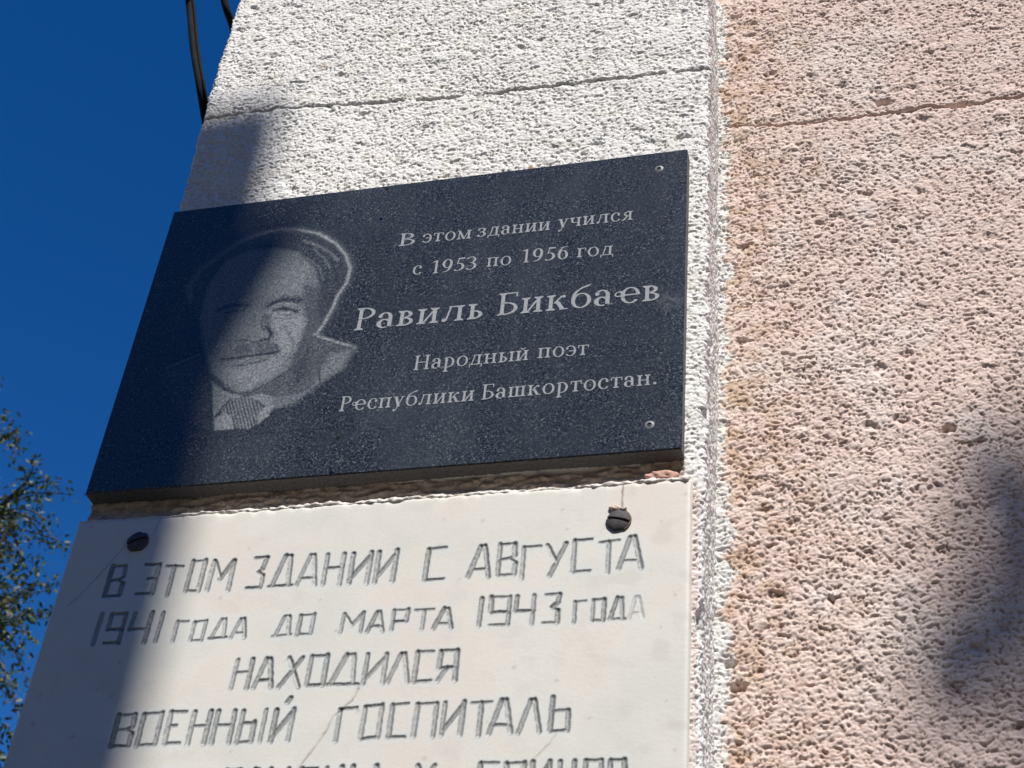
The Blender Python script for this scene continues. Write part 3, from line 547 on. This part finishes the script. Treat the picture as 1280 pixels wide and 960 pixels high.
G['6'] = ([[(.6 - x, 1 - y) for x, y in p_] for p_ in G['9'][0]], .62)
G['5'] = (arc(.20, .31, .36, .31, -125, 95, .15) + diag(.12, .52, .20, .96, .06) + bar(.19, .56, .90, .10) + dot(.07, .07, .06), .60)
G['3'] = (arc(.22, .75, .28, .25, -80, 155, .13) + arc(.20, .28, .35, .28, -140, 90, .15) + dot(.06, .08, .065), .60)
G['.'] = (dot(.12, .08, .085), .26)
WORD_LINES = [PLAQUE_WORDS[0:4], PLAQUE_WORDS[4:9], PLAQUE_WORDS[9:11], PLAQUE_WORDS[11:13], PLAQUE_WORDS[13:15]]
for li, words in enumerate(WORD_LINES):
    bm = bmesh.new(); kk = 0
    H_ = 30.3 if li == 2 else 18.8
    for wd, x0, z0, x1, z1 in words:
        gap = .075
        tot = sum(G[c][1] for c in wd) + gap * (len(wd) - 1)
        cx = 0; sx = (x1 - x0) / tot
        for c in wd:
            ps, adv = G[c]
            for poly in ps:
                y_ = -.00020 - .000006 * (kk % 40); kk += 1
                vs = []
                for (px, py) in poly:
                    X_ = x0 + (cx + px) * sx; Z_ = z0 + (z1 - z0) * (cx + px) / tot + py * H_
                    vs.append(bm.verts.new((X_ / 1000, y_, Z_ / 1000)))
                try: bm.faces.new(vs)
                except ValueError: pass
            cx += adv + gap
    pk(bm_obj('inscription_line', bm, m_letter, plq))

# dowel caps in the plaque corners
def ring(bm, cx, cz, r0, r1, y, n=20):
    o1 = [bm.verts.new((cx + r1 * math.cos(k * 2 * PI / n), y, cz + r1 * math.sin(k * 2 * PI / n))) for k in range(n)]
    i1 = [bm.verts.new((cx + r0 * math.cos(k * 2 * PI / n), y - .0006, cz + r0 * math.sin(k * 2 * PI / n))) for k in range(n)]
    for k in range(n): bm.faces.new((o1[k], o1[(k + 1) % n], i1[(k + 1) % n], i1[k]))
    return i1
for cx, cz, r in ((.5703, .3737, .0046), (.5699, .0299, .0046)):
    bm = bmesh.new(); ring(bm, cx, cz, .0022, r, -.0002)
    capo = pk(bm_obj('dowel_cap', bm, m_cap, plq))
    bm = bmesh.new()
    vs = [bm.verts.new((cx + .0023 * math.cos(k * PI / 6), -.0007, cz + .0023 * math.sin(k * PI / 6))) for k in range(12)]
    bm.faces.new(vs); hole = bm_obj('dowel_hole', bm, m_dark, capo); hole.matrix_parent_inverse = pinv

# ------------------------------------------------------------------ marble slab with carved letters
YS = .008
slab = empty('marble_slab', (.303, YS, -.75), 'cream marble slab with hand-carved grey capital letters below the black plaque', 'memorial slab')
sinv = Matrix.Translation(-slab.location)
def sk(o): o.matrix_parent_inverse = sinv; return o
FS = .00078
xs = np.array(frange(-.002, .608, FS) + [.608]); zt = -.0287
zs = np.array([-.75, -.7, -.6, -.5, -.42] + frange(-.372, zt, FS) + [zt])
X, Z = np.meshgrid(xs, zs, indexing='ij'); xm, zm = X * 1000, Z * 1000
GL = {  # strokes in a unit box
 'В': [(0, 0, 0, 1), (0, 1, .85, 1), (.85, 1, .92, .62), (.92, .62, .62, .53), (0, .5, .62, .53), (.62, .53, .98, .38), (.98, .38, .95, 0), (.95, 0, 0, 0)],
 'Э': [(.05, 1, 1, .98), (1, .98, .98, 0), (.98, 0, -.08, 0), (.45, .52, .95, .52)],
 'Т': [(-.02, 1, 1.02, 1), (.5, 1, .48, 0)], 'О': [(0, 0, 0, 1), (0, 1, 1, 1), (1, 1, 1, 0), (1, 0, 0, 0)],
 'М': [(0, 0, .05, 1), (.05, 1, .5, .38), (.5, .38, .97, 1), (.97, 1, 1, 0)],
 'З': [(.12, 1, 1, 1), (1, 1, .85, .62), (.85, .62, .55, .53), (.55, .53, 1, .40), (1, .40, .95, 0), (.95, 0, -.08, 0)],
 'Д': [(-.05, 0, 1.05, 0), (.1, .03, .48, 1), (.48, 1, .74, 1), (.74, 1, .86, .03)],
 'А': [(0, 0, .46, 1), (.46, 1, .66, 1), (.66, 1, 1, 0), (.22, .25, .90, .25)],
 'Н': [(0, 0, 0, 1), (1, 1, 1, 0), (0, .55, 1, .55)], 'И': [(0, 0, 0, 1), (1, 1, 1, 0), (0, .12, 1, .92)],
 'С': [(0, 0, 0, 1), (0, 1, .98, 1), (0, 0, 1, 0)], 'Г': [(0, 0, 0, 1), (0, 1, 1, 1)],
 'У': [(.05, 1, .52, .45), (1, 1, .28, 0)], '1': [(.5, 0, .55, 1)],
 '9': [(0, .45, 0, 1), (0, 1, 1, 1), (1, 1, 1, 0), (0, .45, 1, .45), (1, 0, 0, 0)],
 '4': [(0, 1, -.05, .45), (-.05, .45, .95, .45), (.9, 1, .9, 0)],
 '3': [(.1, 1, 1, 1), (1, 1, .92, .70), (.92, .70, .55, .55), (.55, .55, .95, .42), (.95, .42, .95, 0), (.95, 0, 0, 0)],
 'Р': [(0, 0, 0, 1), (0, 1, 1, 1), (1, 1, .95, .42), (.95, .42, 0, .42)], 'Х': [(0, 0, .95, 1), (.28, 1, 1, 0)],
 'Л': [(0, 0, .5, 1), (.5, 1, .66, 1), (.66, 1, 1, 0)], 'Я': [(1, 0, 1, 1), (0, 1, 1, 1), (0, 1, 0, .45), (0, .45, 1, .45), (.45, .45, 0, 0)],
 'Е': [(0, 0, 0, 1), (0, 1, 1, 1), (0, .55, .55, .55), (0, 0, 1, 0)], 'Ь': [(0, 0, 0, 1), (0, .60, 1, .60), (1, .60, 1, 0), (1, 0, 0, 0)],
 'Й': [(0, 0, 0, 1), (1, 1, 1, 0), (0, .12, 1, .92), (.50, 1.20, .68, 1.36)], 'П': [(0, 0, 0, 1), (0, 1, 1, 1), (1, 1, 1, 0)],
 'Б': [(0, 0, 0, 1), (0, 1, 1, 1), (0, .55, 1, .55), (1, .55, 1, 0), (1, 0, 0, 0)], 'Ц': [(0, 1, 0, 0), (0, 0, 1.1, 0), (.95, 1, .95, 0), (1.1, 0, 1.1, -.15)],
}
depth = np.zeros(X.shape); ink = np.zeros(X.shape); halo = np.zeros(X.shape)
wx = perlin(X / .005, Z / .005, 101) * .42; wz = perlin(X / .005, Z / .005, 102) * .42
rng = random.Random(5)
for ch, x0, z0, x1, z1, hh in SLAB_LETTERS:
    wear = 1.0
    if hh < 22 and x0 > 555: wear = .45                       # the last letter of the small word is nearly worn away
    sub = (xs * 1000 > x0 - 10) & (xs * 1000 < x1 + 12); sz_ = (zs * 1000 > z0 - 12) & (zs * 1000 < z0 + hh * 1.45 + 8)
    I = np.ix_(sub, sz_); xx = xm[I] + wx[I]; zz = zm[I] + wz[I]
    if xx.size == 0: continue
    for (a, b, c, d) in GL[ch]:
        j = lambda: rng.uniform(-.45, .45)
        A_ = (x0 + (x1 - x0) * a + j(), z0 + (z1 - z0) * a + hh * b + j()); B_ = (x0 + (x1 - x0) * c + j(), z0 + (z1 - z0) * c + hh * d + j())
        vert = abs(A_[0] - B_[0]) < abs(A_[1] - B_[1])
        hwid = (2.35 if vert else 1.35) * rng.uniform(.85, 1.12) * (.82 if hh < 25 else 1)
        dd = seg_dist(xx, zz, A_, B_)
        t = np.clip(1 - dd / hwid, 0, 1)
        depth[I] = np.maximum(depth[I], np.minimum(t * 1.0, .8) * (.0015 if vert else .0015) * wear * hwid / 2.0)
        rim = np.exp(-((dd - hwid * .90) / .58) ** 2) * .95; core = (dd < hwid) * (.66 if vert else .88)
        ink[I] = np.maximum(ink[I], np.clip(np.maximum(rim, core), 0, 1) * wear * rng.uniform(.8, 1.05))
        halo[I] = np.maximum(halo[I], np.exp(-(np.clip(dd - 1, 0, 99) / 5.0) ** 2))
stain = np.zeros(X.shape)
def vein(pts, wdt, val):
    global depth
    d = line_dist(X + wx / 1000 * 1.5, Z + wz / 1000 * 1.5, pts); m = np.exp(-(d / wdt) ** 2) * val
    m = m * (.5 + .8 * np.clip(perlin(X / .01, Z / .01, 111) + .5, 0, 1)); return m
stain = np.maximum(stain, vein(VEIN_A, .0011, .60)); depth = depth + vein(VEIN_A, .0010, .0005)
stain = np.maximum(stain, vein(VEIN_B, .0009, .50)); stain = np.maximum(stain, vein(VEIN_C, .0010, .55))
stain = np.maximum(stain, vein([(.5462, -.0285), (.5458, -.045), (.5462, -.058)], .0009, .9))            # hairline above the screw
stain = np.maximum(stain, vein([(.087, -.0285), (.084, -.05)], .0008, .4))
spk, spr = worley(X / .022, Z / .022, 112); stain = np.maximum(stain, (spr > .87) * np.exp(-((spk * 22 + perlin(X / .0016, Z / .0012, 118) * 1.2) / (.7 + 1.2 * (spr - .87) / .13)) ** 2) * .42)
stain = np.maximum(stain, .16 * sstep(.25, .7, perlin(X / .03, Z / .02, 113)) * sstep(.45, .62, X + .0 * Z))
for sx_, sz_2 in ((.5432, -.0695), (.0693, -.0577)):
    run = np.exp(-((X - sx_ + .001) / .0045) ** 2) * sstep(-.034, -.004, Z - sz_2) * (1 - sstep(-.008, .002, Z - sz_2))
    stain = np.maximum(stain, run * .16 * (.6 + perlin(X / .003, Z / .02, 119)))
chip = np.clip(perlin(X / .012, Z * 0 + 4.4, 115), 0, 1) * .0035 * np.exp(-((zt - Z) / .0028))
Y = YS + depth + perlin(X / .09, Z / .09, 116) * .0006 + chip
edged = np.minimum(np.minimum(X - xs[0], xs[-1] - X), zt - Z)
Y = Y + .0016 * np.exp(-(edged / .0012)) 
Pz = Z.copy(); Pz = Pz - np.where(zt - Z < .02, 1, 0) * (np.clip(perlin(X / .008, Z * 0 + 9.1, 117), -.2, 1) * .0012) * np.exp(-((zt - Z) / .004))
P = np.stack([X, Y, Pz], -1)
# wrap the edge back to the wall: one extra ring on every side
def skirt(A, y=None):
    B_ = np.concatenate([A[:1], A, A[-1:]], 0); B_ = np.concatenate([B_[:, :1], B_, B_[:, -1:]], 1)
    if y is not None:
        for s_ in (np.s_[0], np.s_[-1]): B_[s_, :, 1] = y
        B_[:, 0, 1] = y; B_[:, -1, 1] = y
    return B_
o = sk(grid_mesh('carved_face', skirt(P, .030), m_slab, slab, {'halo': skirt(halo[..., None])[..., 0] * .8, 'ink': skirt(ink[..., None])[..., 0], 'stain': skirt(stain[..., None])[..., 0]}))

# ------------------------------------------------------------------ mortar between plaque and slab
xs = np.arange(-.001, .600, .0012); zs = np.arange(-.034, .004, .0012)
X, Z = np.meshgrid(xs, zs, indexing='ij')
q1, r1 = worley(X / .014, Z / .006, 121); n1 = perlin(X / .02, Z / .005, 122); n2 = perlin(X / .004, Z / .003, 123)
Y = .0212 - .0030 * np.clip(1 - q1 * q1, 0, 1) * r1 - .0018 * n1 - .0008 * n2
P = np.stack([X, Y, Z], -1)
mb = grid_mesh('mortar_joint', skirt(P, .034), m_mortar); tag(mb, 'rough brown mortar joint in the shade between the black plaque and the marble slab', 'mortar joint')
# limewashed lip running along the top edge of the slab
n = 520; ts = np.linspace(-.002, .606, n); ang = np.linspace(-.55 * PI, .75 * PI, 11)
Tt, An = np.meshgrid(ts, ang, indexing='ij')
rad = .0023 + .0016 * perlin(Tt / .016, An * 0 + 1.5, 131) + .0012 * perlin(Tt / .006, An * .9, 132) + .0005 * perlin(Tt / .0025, An * 2, 133)
rad = np.clip(rad * (.55 + .45 * sstep(.08, .2, Tt)) , .0004, .006)
mid = .0112 + .0015 * perlin(Tt / .03, An * 0 + 7.5, 134)
zc = zt + .0008 + .0016 * perlin(Tt / .045, An * 0 + 2.5, 135)
P = np.stack([Tt, mid - rad * 1.25 * np.cos(An), zc + rad * np.sin(An)], -1)
lip = grid_mesh('mortar_lip', P, m_lip); tag(lip, 'ragged white limewashed mortar lip along the top edge of the marble slab', 'mortar')
# a pink lump at the right end
def lump(name, c, r, mat, seed, sub=4, amp=.25, parent=None):
    bm = bmesh.new(); bmesh.ops.create_icosphere(bm, subdivisions=sub, radius=1)
    co = np.array([v.co[:] for v in bm.verts])
    nn = perlin(co[:, 0] * 1.7 + co[:, 2] * .6 + 9, co[:, 1] * 1.7 - co[:, 2] * .9 + 9, seed) * amp + perlin(co[:, 0] * 4 + co[:, 2] + 20, co[:, 1] * 4 + co[:, 2] * 2 + 20, seed + 1) * amp * .45
    for v, k in zip(bm.verts, nn): v.co = Vector((c[0] + v.co.x * r[0] * (1 + k), c[1] + v.co.y * r[1] * (1 + k), c[2] + v.co.z * r[2] * (1 + k)))
    return bm_obj(name, bm, mat, parent, True)
o = lump('pink_mortar_chip', (.5795, .014, -.0215), (.017, .008, .0062), m_pinkchip, 141)
tag(o, 'smooth pink mortar chip wedged under the right end of the black plaque', 'mortar chip')
bm = bmesh.new()
vs = [bm.verts.new(p_) for p_ in ((.4225, .004, .399), (.4285, .004, .399), (.4275, .003, .4095), (.4235, .004, .4075), (.4225, .017, .399), (.4285, .017, .399), (.4275, .016, .4095), (.4235, .017, .4075))]
for f_ in ((0, 1, 2, 3), (5, 4, 7, 6), (3, 2, 6, 7), (1, 5, 6, 2), (4, 0, 3, 7), (1, 0, 4, 5)): bm.faces.new([vs[i] for i in f_])
bmesh.ops.bevel(bm, geom=bm.edges[:], offset=.0006, segments=1, affect='EDGES')
o = bm_obj('wooden_wedge', bm, m_wood); tag(o, 'tiny tan wooden wedge sticking up over the top edge of the black plaque', 'wedge')

# ------------------------------------------------------------------ slotted screws
def screw(cx, cz, slot_deg, label):
    root = empty('slotted_screw', (cx, YS, cz), label, 'screw', 'dark slotted screws holding the marble slab')
    inv = Matrix.Translation(-root.location)
    Rr, n = .0108, 40
    prof = [(0, -.0080), (.35, -.0078), (.62, -.0070), (.82, -.0056), (.95, -.0036), (1.0, -.0014), (.99, .001)]
    bm = bmesh.new(); sd = math.radians(slot_deg)
    ring_pts = []
    rs = [0.001] + list(np.linspace(.06, 1.0, 24)) + [1.0]
    for i, rr_ in enumerate(rs):
        rw = []
        for k in range(n * 2):
            a = k * PI / n; x_, z_ = rr_ * math.cos(a), rr_ * math.sin(a)
            yy = -.0046 * math.sqrt(max(0, 1 - (rr_ * .93) ** 2)) if i < len(rs) - 1 else .001
            dist = abs(-x_ * math.sin(sd) + z_ * math.cos(sd)) * Rr
            if i < len(rs) - 1 and dist < .00125: yy += .0024
            wob_ = 1 + .022 * math.sin(5 * a + cx * 90) + .012 * math.sin(9 * a)
            rw.append(bm.verts.new((cx + x_ * Rr * wob_, YS + yy + .0, cz + z_ * Rr * wob_)))
        ring_pts.append(rw)
    for A_, B_ in zip(ring_pts, ring_pts[1:]):
        for k in range(2 * n): bm.faces.new((A_[k], A_[(k + 1) % (2 * n)], B_[(k + 1) % (2 * n)], B_[k]))
    bm.faces.new(ring_pts[0])
    o = bm_obj('screw_head', bm, m_iron, root, False); o.matrix_parent_inverse = inv
    bm = bmesh.new(); pts = [(cx + .0113 * math.cos(a), YS - .0008, cz + .0113 * math.sin(a)) for a in np.linspace(math.radians(-62), math.radians(58), 18)]
    add_tube(bm, pts, .0009, 6); o = bm_obj('sleeve', bm, m_sleeve, root, True); o.matrix_parent_inverse = inv
    return root, inv
r, inv = screw(.5432, -.0695, -14, 'dark domed slotted screw in the sunlit upper right corner of the marble slab')
o = lump('grout_crumb', (.5390, YS - .0010, -.0560), (.0046, .0016, .0030), m_mortar, 151, 3, .45, r); o.matrix_parent_inverse = inv
o = lump('grout_crumb', (.5468, YS - .0008, -.0570), (.0036, .0012, .0014), m_mortar, 153, 3, .45, r); o.matrix_parent_inverse = inv
screw(.0693, -.0577, 20, 'dark domed slotted screw in the shaded upper left corner of the marble slab')

# ------------------------------------------------------------------ cables
def cable(pts, r, label, twin=False):
    P_ = catmull(pts, 12)
    if twin:
        root = empty('overhead_cable', P_[0], label, 'cable', 'black overhead cables'); inv = Matrix.Translation(-P_[0])
        for s_ in (0, 1):
            bm = bmesh.new(); Q = []
            for i, p_ in enumerate(P_):
                Q.append(p_ + Vector((1, -.2, 0)) * s_ * r * 1.3)
            add_tube(bm, Q, r * (1 if s_ == 0 else .42), 10); o = bm_obj('strand', bm, m_cable, root, True); o.matrix_parent_inverse = inv
    else:
        bm = bmesh.new(); add_tube(bm, P_, r, 12); tag(bm_obj('overhead_cable', bm, m_cable, None, True), label, 'cable', 'black overhead cables')
far1 = Vector(CAB1[0]) + (Vector(CAB1[0]) - Vector(CAB1[1])).normalized() * 5; far2 = Vector(CAB2[0]) + (Vector(CAB2[0]) - Vector(CAB2[1])).normalized() * 5
cable([tuple(far1)] + CAB1[:-1] + [(-.23, .62, .86), (-.12, .80, .70), (-.035, .84, .60)], .0064, 'black twin-strand cable against the blue sky, left of the two', True)
cable([tuple(far2)] + CAB2[:-1] + [(-.17, .56, 1.12), (-.035, .80, .98)], .0066, 'black cable meeting the white pilaster edge at the top of the picture')
bm = bmesh.new(); add_box(bm, (-.062, .77, .56), (-.005, .86, 1.03), .004)
tag(bm_obj('cable_bracket', bm, m_iron), 'dark bracket on the hidden side of the white pilaster where the cables end', 'bracket')

# ------------------------------------------------------------------ concrete pole in the street; its shadow lies on the left of the plates
k_ = 3.32
pole = empty('utility_pole', (1.35, -3.3, GROUND), 'tapered concrete utility pole standing in front of the wall', 'pole')
pi_ = Matrix.Translation(-pole.location)
zt_ = .612 + 1.5 * k_; xr_t = .102 + .45 * k_; xr_b = xr_t + .026 * (zt_ - GROUND)
bm = bmesh.new(); yb = -3.3
A_ = [bm.verts.new(p_) for p_ in ((xr_t - .27, yb, zt_), (xr_t, yb, zt_), (xr_t, yb - .2, zt_), (xr_t - .27, yb - .2, zt_))]
B_ = [bm.verts.new(p_) for p_ in ((xr_b - .50, yb + .05, GROUND - .3), (xr_b, yb + .05, GROUND - .3), (xr_b, yb - .28, GROUND - .3), (xr_b - .50, yb - .28, GROUND - .3))]
bm.faces.new(A_); bm.faces.new(B_)
for i in range(4): bm.faces.new((A_[i], A_[(i + 1) % 4], B_[(i + 1) % 4], B_[i]))
bmesh.ops.bevel(bm, geom=bm.edges[:], offset=.015, segments=2, affect='EDGES')
o = bm_obj('shaft', bm, m_concrete, pole); o.matrix_parent_inverse = pi_
# steel bracket bolted to its right side
kb = 3.36
tri = [(.060, .385), (.175, .372), (.168, .335), (.118, .160), (.070, .12)]
bm = bmesh.new(); fa = [bm.verts.new((x_ + .45 * kb, -kb, z_ + 1.5 * kb)) for x_, z_ in tri]; fb = [bm.verts.new((x_ + .45 * kb, -kb - .05, z_ + 1.5 * kb)) for x_, z_ in tri]
bm.faces.new(fa); bm.faces.new(fb[::-1])
for i in range(5): bm.faces.new((fa[i], fa[(i + 1) % 5], fb[(i + 1) % 5], fb[i]))
o = bm_obj('bracket', bm, m_iron, pole); o.matrix_parent_inverse = pi_
# ------------------------------------------------------------------ trees
def leaf_mesh(name, centres, sizes, seed, parent, inv):
    rg = np.random.default_rng(seed); n = len(centres)
    a = rg.normal(size=(n, 3)); a /= np.linalg.norm(a, axis=1)[:, None]
    b = rg.normal(size=(n, 3)); b -= (a * b).sum(1)[:, None] * a; b /= np.linalg.norm(b, axis=1)[:, None]
    nn = np.cross(a, b); L = sizes[:, None]; W = L * .46
    c = np.asarray(centres)
    V = np.stack([c - a * L * .5, c - a * L * .12 + b * W * .5 + nn * L * .06, c + a * L * .5, c - a * L * .12 - b * W * .5 + nn * L * .06, c + a * L * .22 + b * W * .34, c + a * L * .22 - b * W * .34], 1)
    me = bpy.data.meshes.new(name); me.vertices.add(n * 6); me.vertices.foreach_set('co', V.reshape(-1).astype(np.float32))
    base = (np.arange(n) * 6)[:, None]; q = np.concatenate([base + np.array([[0, 1, 4, 2]]), base + np.array([[0, 2, 5, 3]])], 1).reshape(-1)
    me.loops.add(len(q)); me.loops.foreach_set('vertex_index', q.astype(np.int32))
    me.polygons.add(len(q) // 4); me.polygons.foreach_set('loop_start', np.arange(0, len(q), 4, dtype=np.int32)); me.update(calc_edges=True)
    at_ = me.attributes.new('tone', 'FLOAT', 'POINT'); at_.data.foreach_set('value', np.repeat(rg.random(n) ** 1.2, 6).astype(np.float32))
    o = link(name, me, m_leaf, parent); o['kind'] = 'stuff'; o.matrix_parent_inverse = inv; return o
def tree(base, top, limbs, twigs, nleaf, leaf, spread, label, seed, lastlen, r0=.16):
    rg = np.random.default_rng(seed); rr_ = random.Random(seed)
    root = empty('tree', base, label, 'tree'); inv = Matrix.Translation(-Vector(base))
    base = Vector(base); top = Vector(top)
    bm = bmesh.new(); pts = [base.lerp(top, t) + Vector((math.sin(t * 5) * .10, math.cos(t * 4) * .08 - .08, 0)) for t in np.linspace(0, 1, 12)]
    pts[0].z -= .2; add_tube(bm, pts, [r0 * (1 - .72 * t) + .06 * (1 - t) ** 6 for t in np.linspace(0, 1, 12)], 10)
    o = bm_obj('trunk', bm, m_bark, root, True); o.matrix_parent_inverse = inv
    ends = []
    for (t, tip) in limbs:
        s_ = base.lerp(top, t) + Vector((math.sin(t * 5) * .10, math.cos(t * 4) * .08 - .08, 0)); e_ = Vector(tip)
        mid = s_.lerp(e_, .5) + Vector((0, 0, .12 * (e_ - s_).length))
        P_ = catmull([s_, mid, e_], 6); bm = bmesh.new(); add_tube(bm, P_, list(np.linspace(r0 * .30, .005, len(P_))), 7)
        o = bm_obj('limb', bm, m_bark, root, True); o.matrix_parent_inverse = inv; ends += P_[4:]
    bm = bmesh.new(); cs = []
    for ti, tip in enumerate(twigs):
        nl_ = nleaf[ti] if isinstance(nleaf, list) else nleaf
        tip = Vector(tip); s_ = min(ends, key=lambda e: (e - tip).length + rr_.random() * .3)
        mid = s_.lerp(tip, .55) + Vector((rr_.uniform(-.06, .06), rr_.uniform(-.06, .06), rr_.uniform(.02, .14)))
        P_ = catmull([s_, mid, tip], 5); add_tube(bm, P_, list(np.linspace(.009, .002, len(P_))), 4, False)
        Ls = (tip - s_).length
        for i in range(nl_):
            t = 1 - (rg.random() ** 1.3) * min(1, lastlen / max(Ls, .01)); f_ = t * (len(P_) - 1); j = min(int(f_), len(P_) - 2)
            p_ = P_[j].lerp(P_[j + 1], f_ - j); sp = spread * (.35 + .65 * (1 - t) / max(.05, min(1, lastlen / max(Ls, .01))))
            cs.append(p_ + Vector(rg.normal(size=3)) * sp)
    o = bm_obj('twigs', bm, m_bark, root); o.matrix_parent_inverse = inv; o['kind'] = 'stuff'
    leaf_mesh('crown', np.array([c[:] for c in cs]), leaf * rg.uniform(.6, 1.25, len(cs)), seed, root, inv)
    return root
rt = random.Random(3)
lim = [(.50, (-3.9, 5.0, 1.6)), (.62, (-3.75, 4.7, 2.7)), (.72, (-4.1, 5.0, 3.7)), (.58, (-3.8, 5.2, 2.2)), (.80, (-4.3, 5.1, 4.3)), (.60, (-6.6, 5.3, 2.6)), (.7, (-6.2, 4.4, 3.6)), (.66, (-5.4, 6.4, 3.4)), (.6, (-5.2, 4.0, 2.6)), (.9, (-5.2, 5.3, 5.1)), (.4, (-4.1, 4.8, .6)), (.45, (-6.4, 5.4, 1.3))]
tw = list(TIPS)
for t_ in TIPS:
    for q_ in range(2): tw.append((t_[0] - rt.uniform(.15, .5), t_[1] + rt.uniform(-.1, .3), t_[2] - rt.uniform(.10, .45)))
for i in range(240):
    a, b = rt.uniform(0, 2 * PI), rt.uniform(-1, 1); r_ = rt.uniform(.55, 1)
    tw.append((-5.35 + 1.25 * r_ * math.cos(a) * math.sqrt(1 - b * b), 5.3 + 1.1 * r_ * math.sin(a) * math.sqrt(1 - b * b), 2.6 + 2.2 * r_ * b))
tree((-5.3, 5.3, GROUND), (-5.1, 5.2, 4.6), lim, tw, 46, .037, .060, 'leafy green tree against the blue sky at the lower left', 11, .55)

# street tree to the right, behind the photographer; its lower sprays dapple the pink wall
S_ = Vector((.45, -1.0, 1.5)); off = S_ * 4.1
blobs = [((.815, -.158), .011, 3, 20), ((.832, -.180), .018, 3, 10), ((.866, -.026), .013, 3, 18), ((.878, -.045), .014, 1, 7), ((.900, -.150), .035, 3, 7), ((.862, -.262), .03, 2, 7), ((.91, -.24), .04, 3, 8), ((.93, -.09), .035, 1, 7)]
tw = []; nl = []; rt = random.Random(9)
for (bx, bz), s_, n_, m_ in blobs:
    for i in range(n_): tw.append(tuple(Vector((bx + rt.gauss(0, s_), YP, bz + rt.gauss(0, s_))) + off * rt.uniform(.97, 1.03))); nl.append(m_)
for i in range(200):
    nl.append(30)
    tw.append(tuple(Vector((rt.uniform(1.6, 3.3), YP, rt.uniform(-2.6, -.1))) + off * rt.uniform(.75, 1.3)))
c0 = Vector((2.1, YP, -1.2)) + off
lim = [(.75, tuple(Vector((1.20, YP, .02)) + off * 1.02)), (.7, tuple(Vector((1.18, YP, -.36)) + off * 1.0)), (.62, tuple(c0 + Vector((-.6, .5, -.3)))), (.7, tuple(c0 + Vector((.9, -.6, .3)))), (.65, tuple(c0 + Vector((.2, 1.0, .1)))), (.72, tuple(c0 + Vector((.0, -1.1, -.2)))), (.9, tuple(c0 + Vector((.1, .1, 1.4))))]
tree((c0.x + .3, c0.y - .1, GROUND), (c0.x + .1, c0.y, c0.z + .9), lim, tw, nl, .045, .035, 'leafy street tree standing in front of the pink wall', 21, .07)
